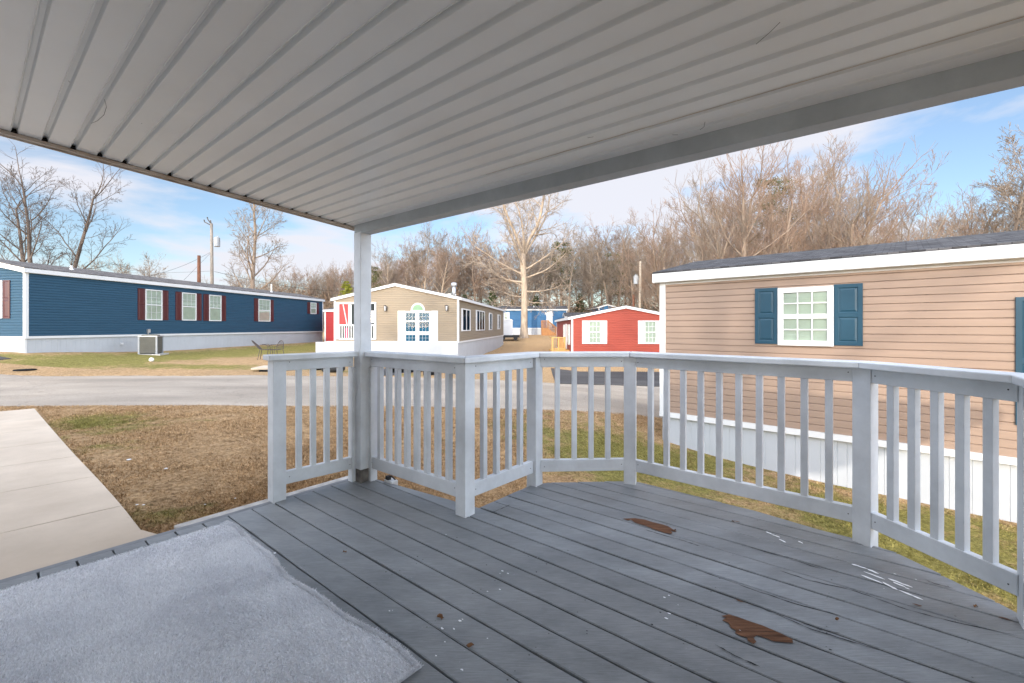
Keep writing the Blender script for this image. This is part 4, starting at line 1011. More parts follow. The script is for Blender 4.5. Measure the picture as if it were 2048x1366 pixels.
for i in range(26):
    x = -hx+.03+i*(2*hx-.06)/25
    for sg in (-1, 1):
        abox(b, x-.008, x+.008, sg*hx-.012, sg*hx+.012, g0+.04, zt_-.05); abox(b, sg*hx-.012, sg*hx+.012, x-.008, x+.008, g0+.04, zt_-.05)
for k in range(8): z = g0+.1+k*(zt_-g0-.2)/7; abox(b, -hx-.016, hx+.016, -hx-.016, -hx-.0125, z-.006, z+.006); abox(b, hx+.0125, hx+.016, -hx, hx, z-.006, z+.006)
b.build('grille', M['acgrey'], ac)
for sx in (-1, 1):
    for sy in (-1, 1): b = MB(); abox(b, sx*hx-.03, sx*hx+.03, sy*hx-.03, sy*hx+.03, g0+.01, zt_-.045); b.build('corner_post', M['tank'], ac)
b = MB(); abox(b, -hx-.03, hx+.03, -hx-.03, hx+.03, zt_-.044, zt_); b.build('top_panel', M['galv'], ac)
b = MB(); cc = Vector((acp.x, acp.y, zt_)); b.tube([cc, cc+Vector((0,0,.04)), cc+Vector((0,0,.06))], [.33, .31, .12], 20); b.build('fan_guard', M['acgrey'], ac)
b = MB(); abox(b, -.5, .5, -.5, .5, g0-.15, g0+.009); b.build('pad', M['curb'], ac)
# wire garden chairs
def wire_chair(lbl, px, Yc, fold, rz):
    g_ = g1((px-CX)/F*Yc, Yc); t = thing('garden_chair', lbl, 'chair', ((px-CX)/F*Yc, Yc, g_), 'thin metal garden chairs')
    ox, oy = (px-CX)/F*Yc, Yc; ca, sa = math.cos(rz), math.sin(rz)
    Q = lambda x, y, z: (ox+x*ca-y*sa, oy+x*sa+y*ca, g_+z)
    for nm, ps in (('leg', [(-.22,-.2,.45),(-.25,-.24,0)]), ('leg', [(.22,-.2,.45),(.25,-.24,0)]), ('leg', [(-.22,.2,.45),(-.25,.28,0)]), ('leg', [(.22,.2,.45),(.25,.28,0)])):
        b = MB(); b.tube([Q(*p) for p in ps], [.014]*2, 6); b.build(nm, M['iron'], t)
    b = MB(); ring = [Q(.24*math.cos(a), .22*math.sin(a), .45) for a in np.linspace(0, 2*math.pi, 17)]; b.tube(ring, [.014]*17, 6)
    for i in range(7): s_ = -.2+.4*i/6; hh = .22*math.sqrt(max(0, 1-(s_/.24)**2)); b.tube([Q(s_, -hh, .45), Q(s_, hh, .45)], [.007]*2, 4)
    b.build('seat', M['iron'], t)
    b = MB(); bk = .35 if fold else .08
    arc = [Q(.25*math.cos(a), .2+bk*math.sin(a), .47+.38*math.sin(a)) for a in np.linspace(0, math.pi, 13)]; b.tube(arc, [.014]*13, 6)
    for i in range(6): s_ = -.18+.36*i/5; hh = math.sqrt(max(0, 1-(s_/.25)**2)); b.tube([Q(s_, .2, .47), Q(s_, .2+bk*hh, .47+.38*hh)], [.007]*2, 4)
    for s_ in (-1, 1): b.tube([Q(s_*.25, .2, .66), Q(s_*.29, 0, .67), Q(s_*.25, -.2, .60), Q(s_*.22, -.2, .45)], [.012]*4, 6)
    b.build('backrest', M['iron'], t)
wire_chair('thin metal garden chair leaning back at the left of the pair on the far lawn', 532, 19.4, True, 1.9)
wire_chair('upright thin metal garden chair at the right of the pair on the far lawn', 551, 19.6, False, -.5)
# ball
p = hit(303, 724); b = MB(); c = Vector((p[0], p[1], g1(*p)+.08))
import bmesh
def sphere(name, c, r, m, parent=None, sz=1.0):
    bm = bmesh.new(); bmesh.ops.create_uvsphere(bm, u_segments=16, v_segments=10, radius=r)
    for v in bm.verts: v.co = Vector((v.co.x, v.co.y, v.co.z*sz))+c
    me = bpy.data.meshes.new(name); bm.to_mesh(me); bm.free(); me.materials.append(m); o = bpy.data.objects.new(name, me); col.objects.link(o)
    me.polygons.foreach_set('use_smooth', [True]*len(me.polygons)); return o
tag(sphere('ball', c, .08, M['litter']), 'white ball lying on the far grass in front of the air conditioner', 'ball')
# dark timbers / wheel stops beyond the road
def timber(lbl, x0, x1, y0, h, grp='dark edging timbers beyond the road'):
    p, q = hit(x0, y0), hit(x1, y0); b = MB(); z = (g1(*p)+g1(*q))/2+h/2
    b.beam((p[0], p[1]+.15, z), (q[0], q[1]+.15, z), .22, h)
    tag(b.build('landscape_timber', M['black'], None, bevel=.02), lbl, 'timber', grp)
timber('long black edging timber beyond the road right of the roof post', 772, 842, 746, .22)
timber('shorter black edging timber beyond the road nearest the railing corner', 846, 876, 751, .16)
timber('black edging timber beyond the road left of the roof post', 622, 644, 741, .12)
b = MB(); p, q = hit(512, 741), hit(540, 741); b.beam((p[0], p[1]+.1, g1(*p)+.09), (q[0]+.4, q[1]+.1, g1(*q)+.09), 1.0, .05)
cu_ = thing('culvert_cover', 'flat concrete slab over a dark drain opening beyond the road', 'drain cover', (p[0], p[1], g1(*p)))
b.build('slab', M['concrete'], cu_); b = MB(); b.beam((p[0]+.25, p[1]-.0, g1(*p)+.02), (q[0]+.4, q[1]-.0, g1(*q)+.02), .8, .08); b.build('opening', M['black'], cu_)
# tyre
p = hit(664, 745); b = MB(); c = Vector((p[0], p[1]+.1, g1(*p)+.12)); ring = [c+Vector((.28*math.cos(a), .28*math.sin(a), 0)) for a in np.linspace(0, 2*math.pi, 21)]; b.tube(ring, [.1]*21, 10, False)
tag(b.build('tyre', M['wire'], None, smooth=True), 'black tyre lying flat beyond the road by the roof post', 'tyre')
# manhole plate in the left verge
p = hit(50, 741); b = MB(); c = up(p); b.tube([c, c+Vector((0,0,.03))], [.26, .24], 20); tag(b.build('drain_lid', M['black']), 'dark round drain lid in the grass verge at far left', 'drain lid')
# pvc litter on the lawn
for lbl, x, y, r in (('white paper scrap lying alone on the dry lawn right of the drive', 258, 923, .02), ('pale scrap of litter on the lawn near the railing end', 332, 940, .015), ('small white pebble on the left of the pair near the drive corner', 274, 1014, .010), ('small white pebble on the right of the pair near the drive corner', 287, 1015, .010), ('pale pebble on the lawn close to the deck curb', 410, 1014, .008), ('white pebble near the mossy edge of the deck', 470, 1000, .008)):
    p = hit(x, y); tag(sphere('litter' if 'scrap' in lbl else 'pebble', Vector((p[0], p[1], g1(*p)+r*.4)), r, M['litter'], None, .35), lbl, 'litter' if 'scrap' in lbl else 'pebble')
# outlet box by the roof post
ob = thing('outlet_box', 'small white outdoor outlet box with black plug below the railing', 'outlet box', (-1.0, 3.55, -.1))
c = ab(-2.93, 2.10); b = MB(); orient_box(b, c, .05, .03, -.16, .015); b.build('box', M['white'], ob, bevel=.004)
b = MB(); c2 = ab(-2.945, 2.085); orient_box(b, c2, .018, .014, .016, .045); b.tube([(c2.x, c2.y, .04), (c2.x+.03, c2.y-.02, .05), (c2.x+.06, c2.y+.0, .01), (c2.x+.05, c2.y+.05, -.1)], [.006]*4, 6); b.build('plug', M['wire'], ob)

# ------------------------------------------------------------------ rug
def rug():
    a0, a1, b0r, b1 = -3.10, -1.235, -1.2, 1.02
    t = thing('rug', 'shaggy pale grey rug lying on the deck boards', 'rug', tuple(ab(-2.1, 0, 0)))
    na, nb = 60, 60; V = []; 
    def pos(s, q):
        a = a0+(a1-a0)*s; b = b0r+(b1-b0r)*q
        b += (.012*math.sin(s*9)+.008*math.sin(s*23)-.02*math.sin(math.pi*s))*max(0, q-.5)*2
        a += (.012*math.sin(q*12)+.03*(q-1))*(s-.5)*1.2
        return a, b
    b_ = MB(); 
    for i in range(na+1):
        for j in range(nb+1):
            a, b = pos(i/na, j/nb); edge_ = min(i, na-i, j, nb-j); z = .006+.003*min(1, edge_/2)+.002*math.sin(a*6+b*4)*math.sin(b*7)
            b_.v.append(tuple(ab(a, b, z)))
    for i in range(na):
        for j in range(nb): k = i*(nb+1)+j; b_.f.append((k, k+nb+1, k+nb+2, k+1)); b_.uv.append(None)
    base = b_.build('backing', M['rug'], t, smooth=True)
    ba = base.data.attributes.new('shade', 'FLOAT_COLOR', 'POINT'); ba.data.foreach_set('color', np.full(len(b_.v)*4, .9, dtype=np.float32))
    n = 260000
    s = rng.uniform(0, 1, n); q = rng.uniform(.35, 1, n)**.9
    # extra along the edges
    ne = 26000; s[:ne] = rng.uniform(0, 1, ne); q[:ne] = 1-rng.uniform(0, .006, ne); s[ne:2*ne] = 1-rng.uniform(0, .006, ne)
    a = a0+(a1-a0)*s; b = b0r+(b1-b0r)*q
    b = b+(.012*np.sin(s*9)+.008*np.sin(s*23)-.02*np.sin(np.pi*s))*(q > .5)*(q-.5)*2
    a = a+(.012*np.sin(q*12)+.03*(q-1))*(s-.5)*1.2
    x = UA[0]*a+UB[0]*b; y = UA[1]*a+UB[1]*b
    h = rng.uniform(.003, .009, n); w = rng.uniform(.0010, .0024, n); an = rng.uniform(0, 6.283, n)
    swirl = np.sin(x*3.3+np.sin(y*4)*1.5)*2.5+rng.normal(0, 1.0, n); ln = h*rng.uniform(.4, 1.2, n)
    ln[:2*ne] *= 1.7
    z = .010
    v = np.empty((n, 3, 3)); v[:,0] = np.c_[x+np.cos(an)*w, y+np.sin(an)*w, np.full(n, z)]; v[:,1] = np.c_[x-np.cos(an)*w, y-np.sin(an)*w, np.full(n, z)]; v[:,2] = np.c_[x+np.cos(swirl)*ln, y+np.sin(swirl)*ln, z+h]
    me = bpy.data.meshes.new('pile'); me.vertices.add(3*n); me.vertices.foreach_set('co', v.ravel()); me.loops.add(3*n); me.loops.foreach_set('vertex_index', np.arange(3*n)); me.polygons.add(n)
    me.polygons.foreach_set('loop_start', np.arange(0, 3*n, 3)); me.polygons.foreach_set('loop_total', np.full(n, 3)); me.update(calc_edges=True); me.materials.append(M['rug'])
    sh = rng.normal(1.02, .14, n).clip(.5, 1.13); sh = np.stack([sh, sh, sh, np.ones(n)], -1); aa = me.attributes.new('shade', 'FLOAT_COLOR', 'POINT'); aa.data.foreach_set('color', np.repeat(sh, 3, 0).ravel())
    o = bpy.data.objects.new('pile', me); col.objects.link(o); o.parent = t; o.matrix_parent_inverse = parent_inv(t); o['kind'] = 'stuff'
rug()

# ------------------------------------------------------------------ dead leaves on the deck
leaf_spots = [(880,1234,.016),(884,1238,.010),(940,1293,.018),(1674,1240,.010),(1951,1214,.012),(1466,1044,.012),(1350,1062,.01),(482,1085,.012),(690,1105,.012)]
for i, (x, y, r) in enumerate(leaf_spots):
    c = dk(x, y); b = MB(); a = random.uniform(0, 6); pts = []
    for t in np.linspace(0, 2*math.pi, 9)[:-1]: pts.append((c[0]+math.cos(t+a)*r*random.uniform(.6, 1), c[1]+math.sin(t+a)*r*.5, .006+.006*math.sin(3*t)))
    b.face(pts); tag(b.build('dead_leaf', M['leaf']), 'small curled brown leaf lying on the grey deck boards', 'leaf', 'dead leaves on the deck')

# ------------------------------------------------------------------ poles and wires
def pole(lbl, x, ytop, Yp, m, r=.14, tr=None, grp=None, lean=0.0):
    X_ = (x-CX)/F*Yp; g_ = g1(X_, Yp); zt_ = H+(HY-ytop)/F*Yp
    t = thing('utility_pole', lbl, 'utility pole', (X_, Yp, g_)); b = MB()
    b.tube([(X_, Yp, g_-.3), (X_+lean*.5, Yp, (g_+zt_)/2), (X_+lean, Yp, zt_)], [r, r*.9, r*.75], 12); b.build('shaft', M[m], t, smooth=True)
    if tr:
        zc = H+(HY-tr[1])/F*Yp; xc = (tr[0]-CX)/F*Yp; b = MB(); b.tube([(xc, Yp, zc-.45), (xc, Yp, zc-.42), (xc, Yp, zc+.40), (xc, Yp, zc+.46)], [.20, .26, .26, .16], 14)
        b.tube([(xc-.05, Yp, zc+.4), (xc-.05, Yp, zc+.62)], [.05, .03], 8); b.tube([(xc+.1, Yp, zc+.4), (xc+.1, Yp, zc+.6)], [.05, .03], 8)
        b.tube([(xc, Yp, zc+.1), (X_, Yp, zc+.1)], [.05, .05], 6); b.build('transformer', M['tank'], t)
    return Vector((X_, Yp, zt_))
pt1 = pole('tall pale utility pole with transformer behind the blue home', 425, 447, 42, 'greypole', .155, (434, 484), lean=-.1)
b = MB()
for d in ((-.75, .25), (-.45, .5), (-.15, .2)): b.tube([pt1+Vector((0,0,-.25)), pt1+Vector((d[0], 0, d[1]-.1)), pt1+Vector((d[0]-.05, 0, d[1]+.1))], [.05, .045, .06], 6)
b.build('insulator', M['iron'], bpy.data.objects['utility_pole'])
pt2 = pole('short dark brown pole left of the transformer pole', 398, 511, 40, 'brownpole', .17)
pt3 = pole('pale utility pole with transformer behind the coral home', 1279, 523, 46, 'pole', .15, (1272, 560), lean=.1)
pt4 = pole('short brown pole stub beside the far right utility pole', 1267, 589, 45, 'brownpole', .15)
def wire(lbl, p, q, sag, r=.012):
    b = MB(); pts = [p.lerp(q, t)-Vector((0,0,sag*4*t*(1-t))) for t in np.linspace(0, 1, 15)]; b.tube(pts, [r]*15, 4, False)
    tag(b.build('power_line', M['wire']), lbl, 'cable')
wire('cable dropping left from the transformer pole over the blue roof', at(420, 505, 42), at(240, 560, 36), .5)
wire('low cable running from the transformer pole towards the woods', at(429, 543, 42), at(760, 580, 60), .8, .016)
wire('cable crossing low behind the blue home roof at left', at(240, 545, 55), at(425, 542, 42), .1)
wire('slanting guy cable between the brown pole and the tall pole', at(368, 560, 41), at(420, 507, 42), .0, .010)
wire('cable between the far right pole and the woods', at(1276, 556, 46), at(1180, 560, 60), .3, .012)

# small things behind the beige home
ub_ = thing('utility_shed', 'small white shed on a dark trailer behind the beige home', 'shed', tuple(at(1016, 672, 47)))
c = at(1016, 653, 47); z_a, z_b2 = H+(HY-670)/F*47, H+(HY-641)/F*47
b = MB(); b.box(c.x-.45, c.x+.5, c.y-.6, c.y+.6, z_a, z_b2); b.build('body', M['white'], ub_)
b = MB(); b.hexa([(c.x-.5, c.y-.65, z_b2), (c.x+.55, c.y-.65, z_b2), (c.x+.55, c.y+.65, z_b2), (c.x-.5, c.y+.65, z_b2)], [(c.x-.3, c.y-.6, z_b2+.14), (c.x+.35, c.y-.6, z_b2+.14), (c.x+.35, c.y+.6, z_b2+.14), (c.x-.3, c.y+.6, z_b2+.14)]); b.build('roof', M['white'], ub_)
b = MB(); b.box(c.x-.9, c.x+1.2, c.y-.75, c.y+.7, z_a-.25, z_a-.003)
for xx in (-.5, .8): b.tube([(c.x+xx, c.y-.8, z_a-.3), (c.x+xx, c.y-.62, z_a-.3)], [.22, .22], 14)
b.build('trailer', M['wire'], ub_)
# wooden steps at the far blue door
def stairs(lbl, x0, x1, Yp, ztop, zbot, m, dirx=1, mdl='lumber'):
    t = thing('wooden_steps', lbl, 'steps', ((x0+x1)/2, Yp, zbot)); L = x1-x0; pl = L*.45
    b = MB(); b.box(x0, x0+pl, Yp-.6, Yp+.6, ztop-.12, ztop); n_ = 5
    for i in range(n_): b.box(x0+pl+i*(L-pl)/n_, x0+pl+(i+1)*(L-pl)/n_, Yp-.6, Yp+.6, ztop-(i+1)*(ztop-zbot)/n_-.05, ztop-(i+1)*(ztop-zbot)/n_)
    b.build('tread', M[m], t)
    b = MB(); b.face([(x0, Yp-.605, zbot-.1), (x1, Yp-.605, zbot-.1), (x1, Yp-.605, zbot+.1), (x0+pl, Yp-.605, ztop-.05), (x0, Yp-.605, ztop-.05)]); b.build('side_panel', M[m], t)
    for yy in (Yp-.62, Yp+.58):
        b = MB(); b.box(x0, x0+.09, yy, yy+.06, zbot, ztop+.9); b.box(x0+pl-.05, x0+pl+.04, yy, yy+.06, zbot, ztop+.95); b.box(x1-.1, x1, yy, yy+.06, zbot, zbot+1.0)
        b.box(x0+.09, x0+pl-.05, yy, yy+.05, ztop+.82, ztop+.9); b.beam((x0+pl, yy+.03, ztop+.86), (x1-.05, yy+.03, zbot+.95), .05, .08)
        for i in range(4): xx = x0+.15+i*(pl-.25)/4; b.box(xx, xx+.04, yy+.01, yy+.04, ztop, ztop+.82)
        for i in range(6): tt = (i+.5)/6; xx = x0+pl+(L-pl)*tt; zz = ztop+.84+(zbot+.93-ztop-.84)*tt; b.box(xx, xx+.04, yy+.01, yy+.04, zz-.85, zz)
        b.build('handrail', M[m], t)
sx0, sx1 = at(1083, 653, 52.6).x, at(1112, 653, 52.6).x
stairs('brown wooden steps with handrails at the far blue home door', sx0, sx1, 52.6, 1.22-3/F*52.6, g1(5, 52), 'lumber_brown')
# pale lumber porch at coral home
px0, px1 = at(1103, 653, 27.5).x, at(1130, 653, 27.5).x
t = thing('wooden_porch', 'new yellow lumber porch at the side of the coral home', 'porch', (px0, 27.5, -1.2)); zt_ = H+(HY-700)/F*27.5; zr = H+(HY-674)/F*27.5
b = MB(); b.box(px0, px1+.3, 27.2, 29.2, zt_-.14, zt_); b.build('platform', M['lumber'], t)
for xx in (px0+.03, px0+.4, px1-.06):
    b = MB(); b.box(xx-.05, xx+.05, 27.15, 27.25, -1.25, zr+.02); b.build('post', M['lumber'], t)
for i in range(5): xx = px0+.5+i*.09*(px1-px0)/.6*.6; b = MB(); b.box(xx-.022, xx+.022, 27.18, 27.22, zt_, zr-.04); b.build('baluster', M['lumber'], t)
b = MB(); b.box(px0, px1, 27.14, 27.26, zr-.06, zr+.0); b.box(px0, px1, 27.16, 27.24, zt_+.06, zt_+.12); b.box(px0-.02, px0+.06, 27.2, 29.2, zr-.06, zr); b.build('rail', M['lumber'], t)
b = MB(); b.box(px0+.1, px1, 26.3, 27.1, -1.1, -.95); b.box(px0+.1, px1, 26.7, 27.1, -.95, -.78); b.build('step', M['lumber'], t)

# ------------------------------------------------------------------ trees
def rnd_perp(d):
    v = Vector((random.gauss(0,1), random.gauss(0,1), random.gauss(0,1))); v = v-d*v.dot(d); return v.normalized()
def grow(tr, cr, p, d, L, r, lev, prm):
    nseg = prm['seg'][min(lev, len(prm['seg'])-1)]; pts = [p.copy()]; rads = [r]; dirs = [d.copy()]
    wob = prm['wob'][min(lev, len(prm['wob'])-1)]; up_ = prm['up'][min(lev, len(prm['up'])-1)]; tip = prm.get('tip', .35) if lev else prm.get('tip0', .3)
    for i in range(nseg):
        d = (d+rnd_perp(d)*random.uniform(0, wob)+Vector((0,0,up_))).normalized(); p = p+d*(L/nseg)
        pts.append(p.copy()); rads.append(max(prm['rmin'], r*(1-(1-tip)*(i+1)/nseg))); dirs.append(d.copy())
    (tr if lev <= prm['trunk_lev'] else cr).tube(pts, rads, 8 if lev == 0 else (5 if lev == 1 else 3), cap=False)
    if lev >= prm['levels']: return
    n = prm['kids'][lev]; n = max(1, int(round(n*random.uniform(.8, 1.2)))); st = prm['start'][lev]; az = random.uniform(0, 6.28)
    for i in range(n):
        t = st+(1-st)*((i+random.uniform(.1, .9))/n); t = min(t, .99); k = t*nseg; j = int(k); fr_ = k-j
        q = pts[j].lerp(pts[j+1], fr_); dd = dirs[j+1]; rr = rads[j]*(1-fr_)+rads[j+1]*fr_
        az += 2.4+random.uniform(-.5, .5); a = Vector((1,0,0)) if abs(dd.x) < .8 else Vector((0,1,0)); a = dd.cross(a).normalized(); b = dd.cross(a)
        side = a*math.cos(az)+b*math.sin(az); ang = R(prm['ang'][lev]*random.uniform(.75, 1.25)); nd = (dd*math.cos(ang)+side*math.sin(ang)).normalized()
        ln = L*prm['len'][lev]*random.uniform(.65, 1.15)*(1-prm['taper'][lev]*(t-st)/(1-st+1e-6)); 
        grow(tr, cr, q, nd, ln, max(prm['rmin'], min(rr*.9, rr*prm['rad'][lev])), lev+1, prm)
    if prm.get('cont', True) and lev < prm['levels']:
        for _ in range(2): grow(tr, cr, pts[-1], (dirs[-1]+rnd_perp(dirs[-1])*.5).normalized(), L*.32, rads[-1]*.8, min(lev+1, prm['levels']) if lev+2 > prm['levels'] else lev+2, prm)
BASE = dict(seg=[9,7,5,4,3], wob=[.10,.22,.30,.35,.4], up=[.02,.08,.08,.06,.04], kids=[14,8,6,5,0], start=[.35,.2,.15,.15,0], ang=[48,42,42,40,0], len=[.42,.5,.5,.5,0], taper=[.45,.4,.3,.2,0], rad=[.45,.5,.5,.6,0], rmin=.009, trunk_lev=1, levels=4)
def proto(Ht, r, seed, stems=1, **kw):
    random.seed(seed); prm = dict(BASE); prm.update(kw); tr, cr = MB(), MB()
    for s in range(stems):
        if stems == 1: d0 = Vector((random.uniform(-.04,.04), random.uniform(-.04,.04), 1)).normalized(); p0_ = Vector((0,0,-.2))
        else: a = s*2*math.pi/stems+.4; d0 = Vector((math.cos(a)*prm.get('splay',.35), math.sin(a)*prm.get('splay',.35)*.4, 1)).normalized(); p0_ = Vector((math.cos(a)*.3, math.sin(a)*.15, -.2))
        grow(tr, cr, p0_, d0, Ht*.86, r, 0, prm)
    return tr, cr
def mesh_of(mb, name, m):
    me = bpy.data.meshes.new(name); me.from_pydata(mb.v, [], mb.f); me.update(); me.materials.append(m); me.polygons.foreach_set('use_smooth', [True]*len(me.polygons)); return me
def place(me_t, me_c, x, Yp, label, ang=0, s=1.0, grp=None, name='bare_tree', sz=None, gz=None):
    X_ = (x-CX)/F*Yp; g_ = g1(X_, Yp) if gz is None else gz
    t = thing(name, label, 'tree', (X_, Yp, g_-.05), grp); t.rotation_euler = (0, 0, ang); t.scale = (s, s, sz or s)
    for me, nm in ((me_t, 'trunk'), (me_c, 'crown')):
        o = bpy.data.objects.new(nm, me); col.objects.link(o); o.parent = t
    return t
def tree_unique(Ht, r, seed, x, Yp, label, mt, mc, rotz=0, name='bare_tree', grp=None, **kw):
    tr, cr = proto(Ht, r, seed, **kw); return place(mesh_of(tr, 'trunk', M[mt]), mesh_of(cr, 'crown', M[mc]), x, Yp, label, rotz, 1, grp, name)

# the single trees that stand out
def big_oak():
    random.seed(12); tr, cr = MB(), MB(); prm = dict(BASE); prm.update(kids=[0,7,6,4,0], start=[0,.22,.12,.1,0], ang=[0,44,46,44,0], len=[0,.5,.52,.55,0], taper=[0,.35,.3,.2,0], up=[.0,.05,.03,.03,.02], wob=[.1,.24,.34,.38,.4], rmin=.015, trunk_lev=2, seg=[9,8,6,4,3])
    P_ = [Vector((0,0,-.3)), Vector((0,0,.3)), Vector((.02,0,1.5)), Vector((.05,0,4)), Vector((.0,.05,6.5)), Vector((-.12,0,8.3)), Vector((-.05,0,9.4))]
    tr.tube(P_, [.62,.46,.37,.35,.33,.33,.26], 14, False)
    def limb(z, az, el, L, r): 
        p = Vector((-.05, 0, z)); a = R(az); e_ = R(el); grow(tr, cr, p, Vector((math.cos(a)*math.cos(e_), math.sin(a)*math.cos(e_), math.sin(e_))), L, r, 1, prm)
    for z, az, el, L, r in ((9.0,178,72,8.0,.20),(9.2,10,76,9.0,.22),(8.9,20,58,8.5,.17),(8.3,165,56,8.0,.18),(9.1,270,64,7,.13),(9.0,100,62,7,.13),
                            (7.6,5,22,6.0,.12),(7.0,185,18,6.4,.13),(6.2,178,8,5.5,.14),(6.6,-15,10,5.4,.11),(5.6,200,30,4.5,.08),(5.2,-10,-8,4.6,.10),(4.6,175,-4,4.2,.06),(4.2,8,-14,4.4,.06),(3.6,190,-8,3.2,.045),(7.9,240,30,4.5,.08),(6.9,80,25,4.5,.08)): limb(z, az, el, L, r)
    place(mesh_of(tr, 'trunk', M['palebark']), mesh_of(cr, 'crown', M['paletwig']), 1048, 49, 'big pale barked bare oak standing before the far blue home', 0, 1)
big_oak()
tree_unique(12.3, .19, 23, 84, 31, 'multi stemmed bare tree rising behind the left end of the blue roof', 'darkbark', 'twigdark', 0.0, stems=3, splay=.36, kids=[8,7,5,4,0], start=[.35,.2,.15,.1,0], ang=[38,38,38,36,0], len=[.38,.5,.5,.5,0], up=[.03,.06,.05,.03,.02], rmin=.007, trunk_lev=1)
tree_unique(15.5, .27, 31, 505, 44, 'tall forked bare tree behind the blue home beside the utility pole', 'bark', 'twig', 1.0, kids=[14,7,6,4,0], start=[.25,.2,.15,.1,0], ang=[48,42,42,40,0], len=[.36,.5,.5,.5,0], up=[.01,.07,.06,.04,.02], rmin=.010, wob2=1)
tree_unique(13.0, .20, 47, -270, 30, 'bare tree at the left edge with branches reaching into the sky', 'darkbark', 'twigdark', 0.3, rmin=.007, kids=[12,7,5,4,0])
# prototypes for the woods
protos = []
for i, (Ht, r, kw) in enumerate([(15,.22,{}),(16,.24,dict(ang=[38,36,38,36,0])),(14,.20,dict(kids=[16,8,6,5,0], start=[.25,.15,.15,.1,0])),(17,.26,dict(start=[.5,.2,.15,.1,0])),(13,.18,dict(kids=[15,9,6,5,0], ang=[58,45,40,40,0]))]):
    kw = dict(kw); kw.setdefault('rmin', .011); tr, cr = proto(Ht, r, 100+i, **kw)
    mt = mesh_of(tr, 'trunk', M['bark']); protos.append((Ht, mt, mesh_of(cr, 'crown', M['twig']), mesh_of(cr, 'crown', M['twigred']), mesh_of(tr, 'trunk', M['palebark'])))
# dense broad bushy-topped prototypes for the mass at the right
dens = []
for i in range(3):
    tr, cr = proto(14, .24, 300+i, stems=2, splay=.35, kids=[13,8,6,4,0], start=[.15,.12,.1,.1,0], ang=[52,44,38,34,0], len=[.50,.52,.5,.5,0], up=[.02,.12,.13,.12,.1], rmin=.0085, wob=[.12,.26,.3,.3,.3])
    dens.append((14, mesh_of(tr, 'trunk', M['bark']), mesh_of(cr, 'crown', M['twigred']), mesh_of(cr, 'crown', M['twig'])))
def wood_tree(pl, x, Yp, ytop, i, label, grp, red=False, pale=False):
    Ht = pl[0]; X_ = (x-CX)/F*Yp; g_ = g1(X_, Yp); h = H+(HY-ytop)/F*Yp-g_
    s = h/(Ht*1.02)
    place(pl[4] if pale and len(pl) > 4 else pl[1], pl[3] if red else pl[2], x, Yp, label, ang=random.uniform(0, 6.28), s=s*random.uniform(.95, 1.05), grp=grp, sz=s)
random.seed(5)
# right mass above the tan roof
spots = [(x_, Y_, y_+14) for x_, Y_, y_ in [(1330,46,430),(1390,40,395),(1450,44,340),(1515,38,318),(1570,46,300),(1630,40,330),(1690,44,345),(1745,38,375),(1800,44,395),(1850,50,410),(1420,54,380),(1540,56,335),(1660,56,350),(1760,58,380),(1900,60,430),(1290,52,470)]]
for i, (x, Yp, yt) in enumerate(spots):
    wood_tree(dens[i % 3], x, Yp, yt, i, 'dense reddish bare tree in the thicket above the tan home roof', 'bare trees behind the tan home', red=(i % 3 == 1))
for x, Yp, yt in ((2000,46,300),(2075,50,320),(1945,58,410),(2130,44,330)):
    wood_tree(protos[2], x, Yp, yt, 0, 'grey spreading bare tree at the right edge above the tan roof', 'bare trees at the right edge')
# centre woods
i = 0
for row, (Y0, y0, n_) in enumerate(((64, 470, 16), (76, 480, 18), (92, 500, 20))):
    for k in range(n_):
        x = 750+(1340-750)*(k+random.uniform(.1, .9))/n_; Yp = Y0+random.uniform(-5, 5)
        yt = y0+random.uniform(-14, 30)+ (25 if x < 800 else 0)+(-25 if 1190 < x < 1260 else 0)
        wood_tree(protos[random.randrange(5)], x, Yp, yt, i, 'bare tree in the woods behind the homes', 'bare trees of the far woods', red=random.random() < .35, pale=random.random() < .5); i += 1
# lower woods at left
for k in range(26):
    x = 470+(760-470)*(k+random.uniform(.1, .9))/26; Yp = random.uniform(85, 110); yt = 568-(x-470)*.12+random.uniform(-10, 12)
    wood_tree(dens[k % 3] if k % 2 else protos[k % 5], x, Yp, yt, i, 'low reddish bare tree in the distant treeline left of the post', 'bare trees of the distant treeline', red=True)
for k, (x, yt) in enumerate([(200,525),(245,520),(285,518),(330,560),(160,540),(120,560),(60,555),(10,550),(380,575),(430,560),(460,550)]):
    wood_tree(protos[k % 5], x, random.uniform(52, 66), yt, i, 'small bare tree peeping over the blue home roof', 'small bare trees behind the blue home')
# woods continuing beyond the frame to both sides
for k in range(10):
    x = 1950+k*70; wood_tree(protos[k % 5], x, random.uniform(62, 80), random.uniform(420, 470), i, 'grey bare tree far behind the tan home', 'bare trees beyond the tan home')

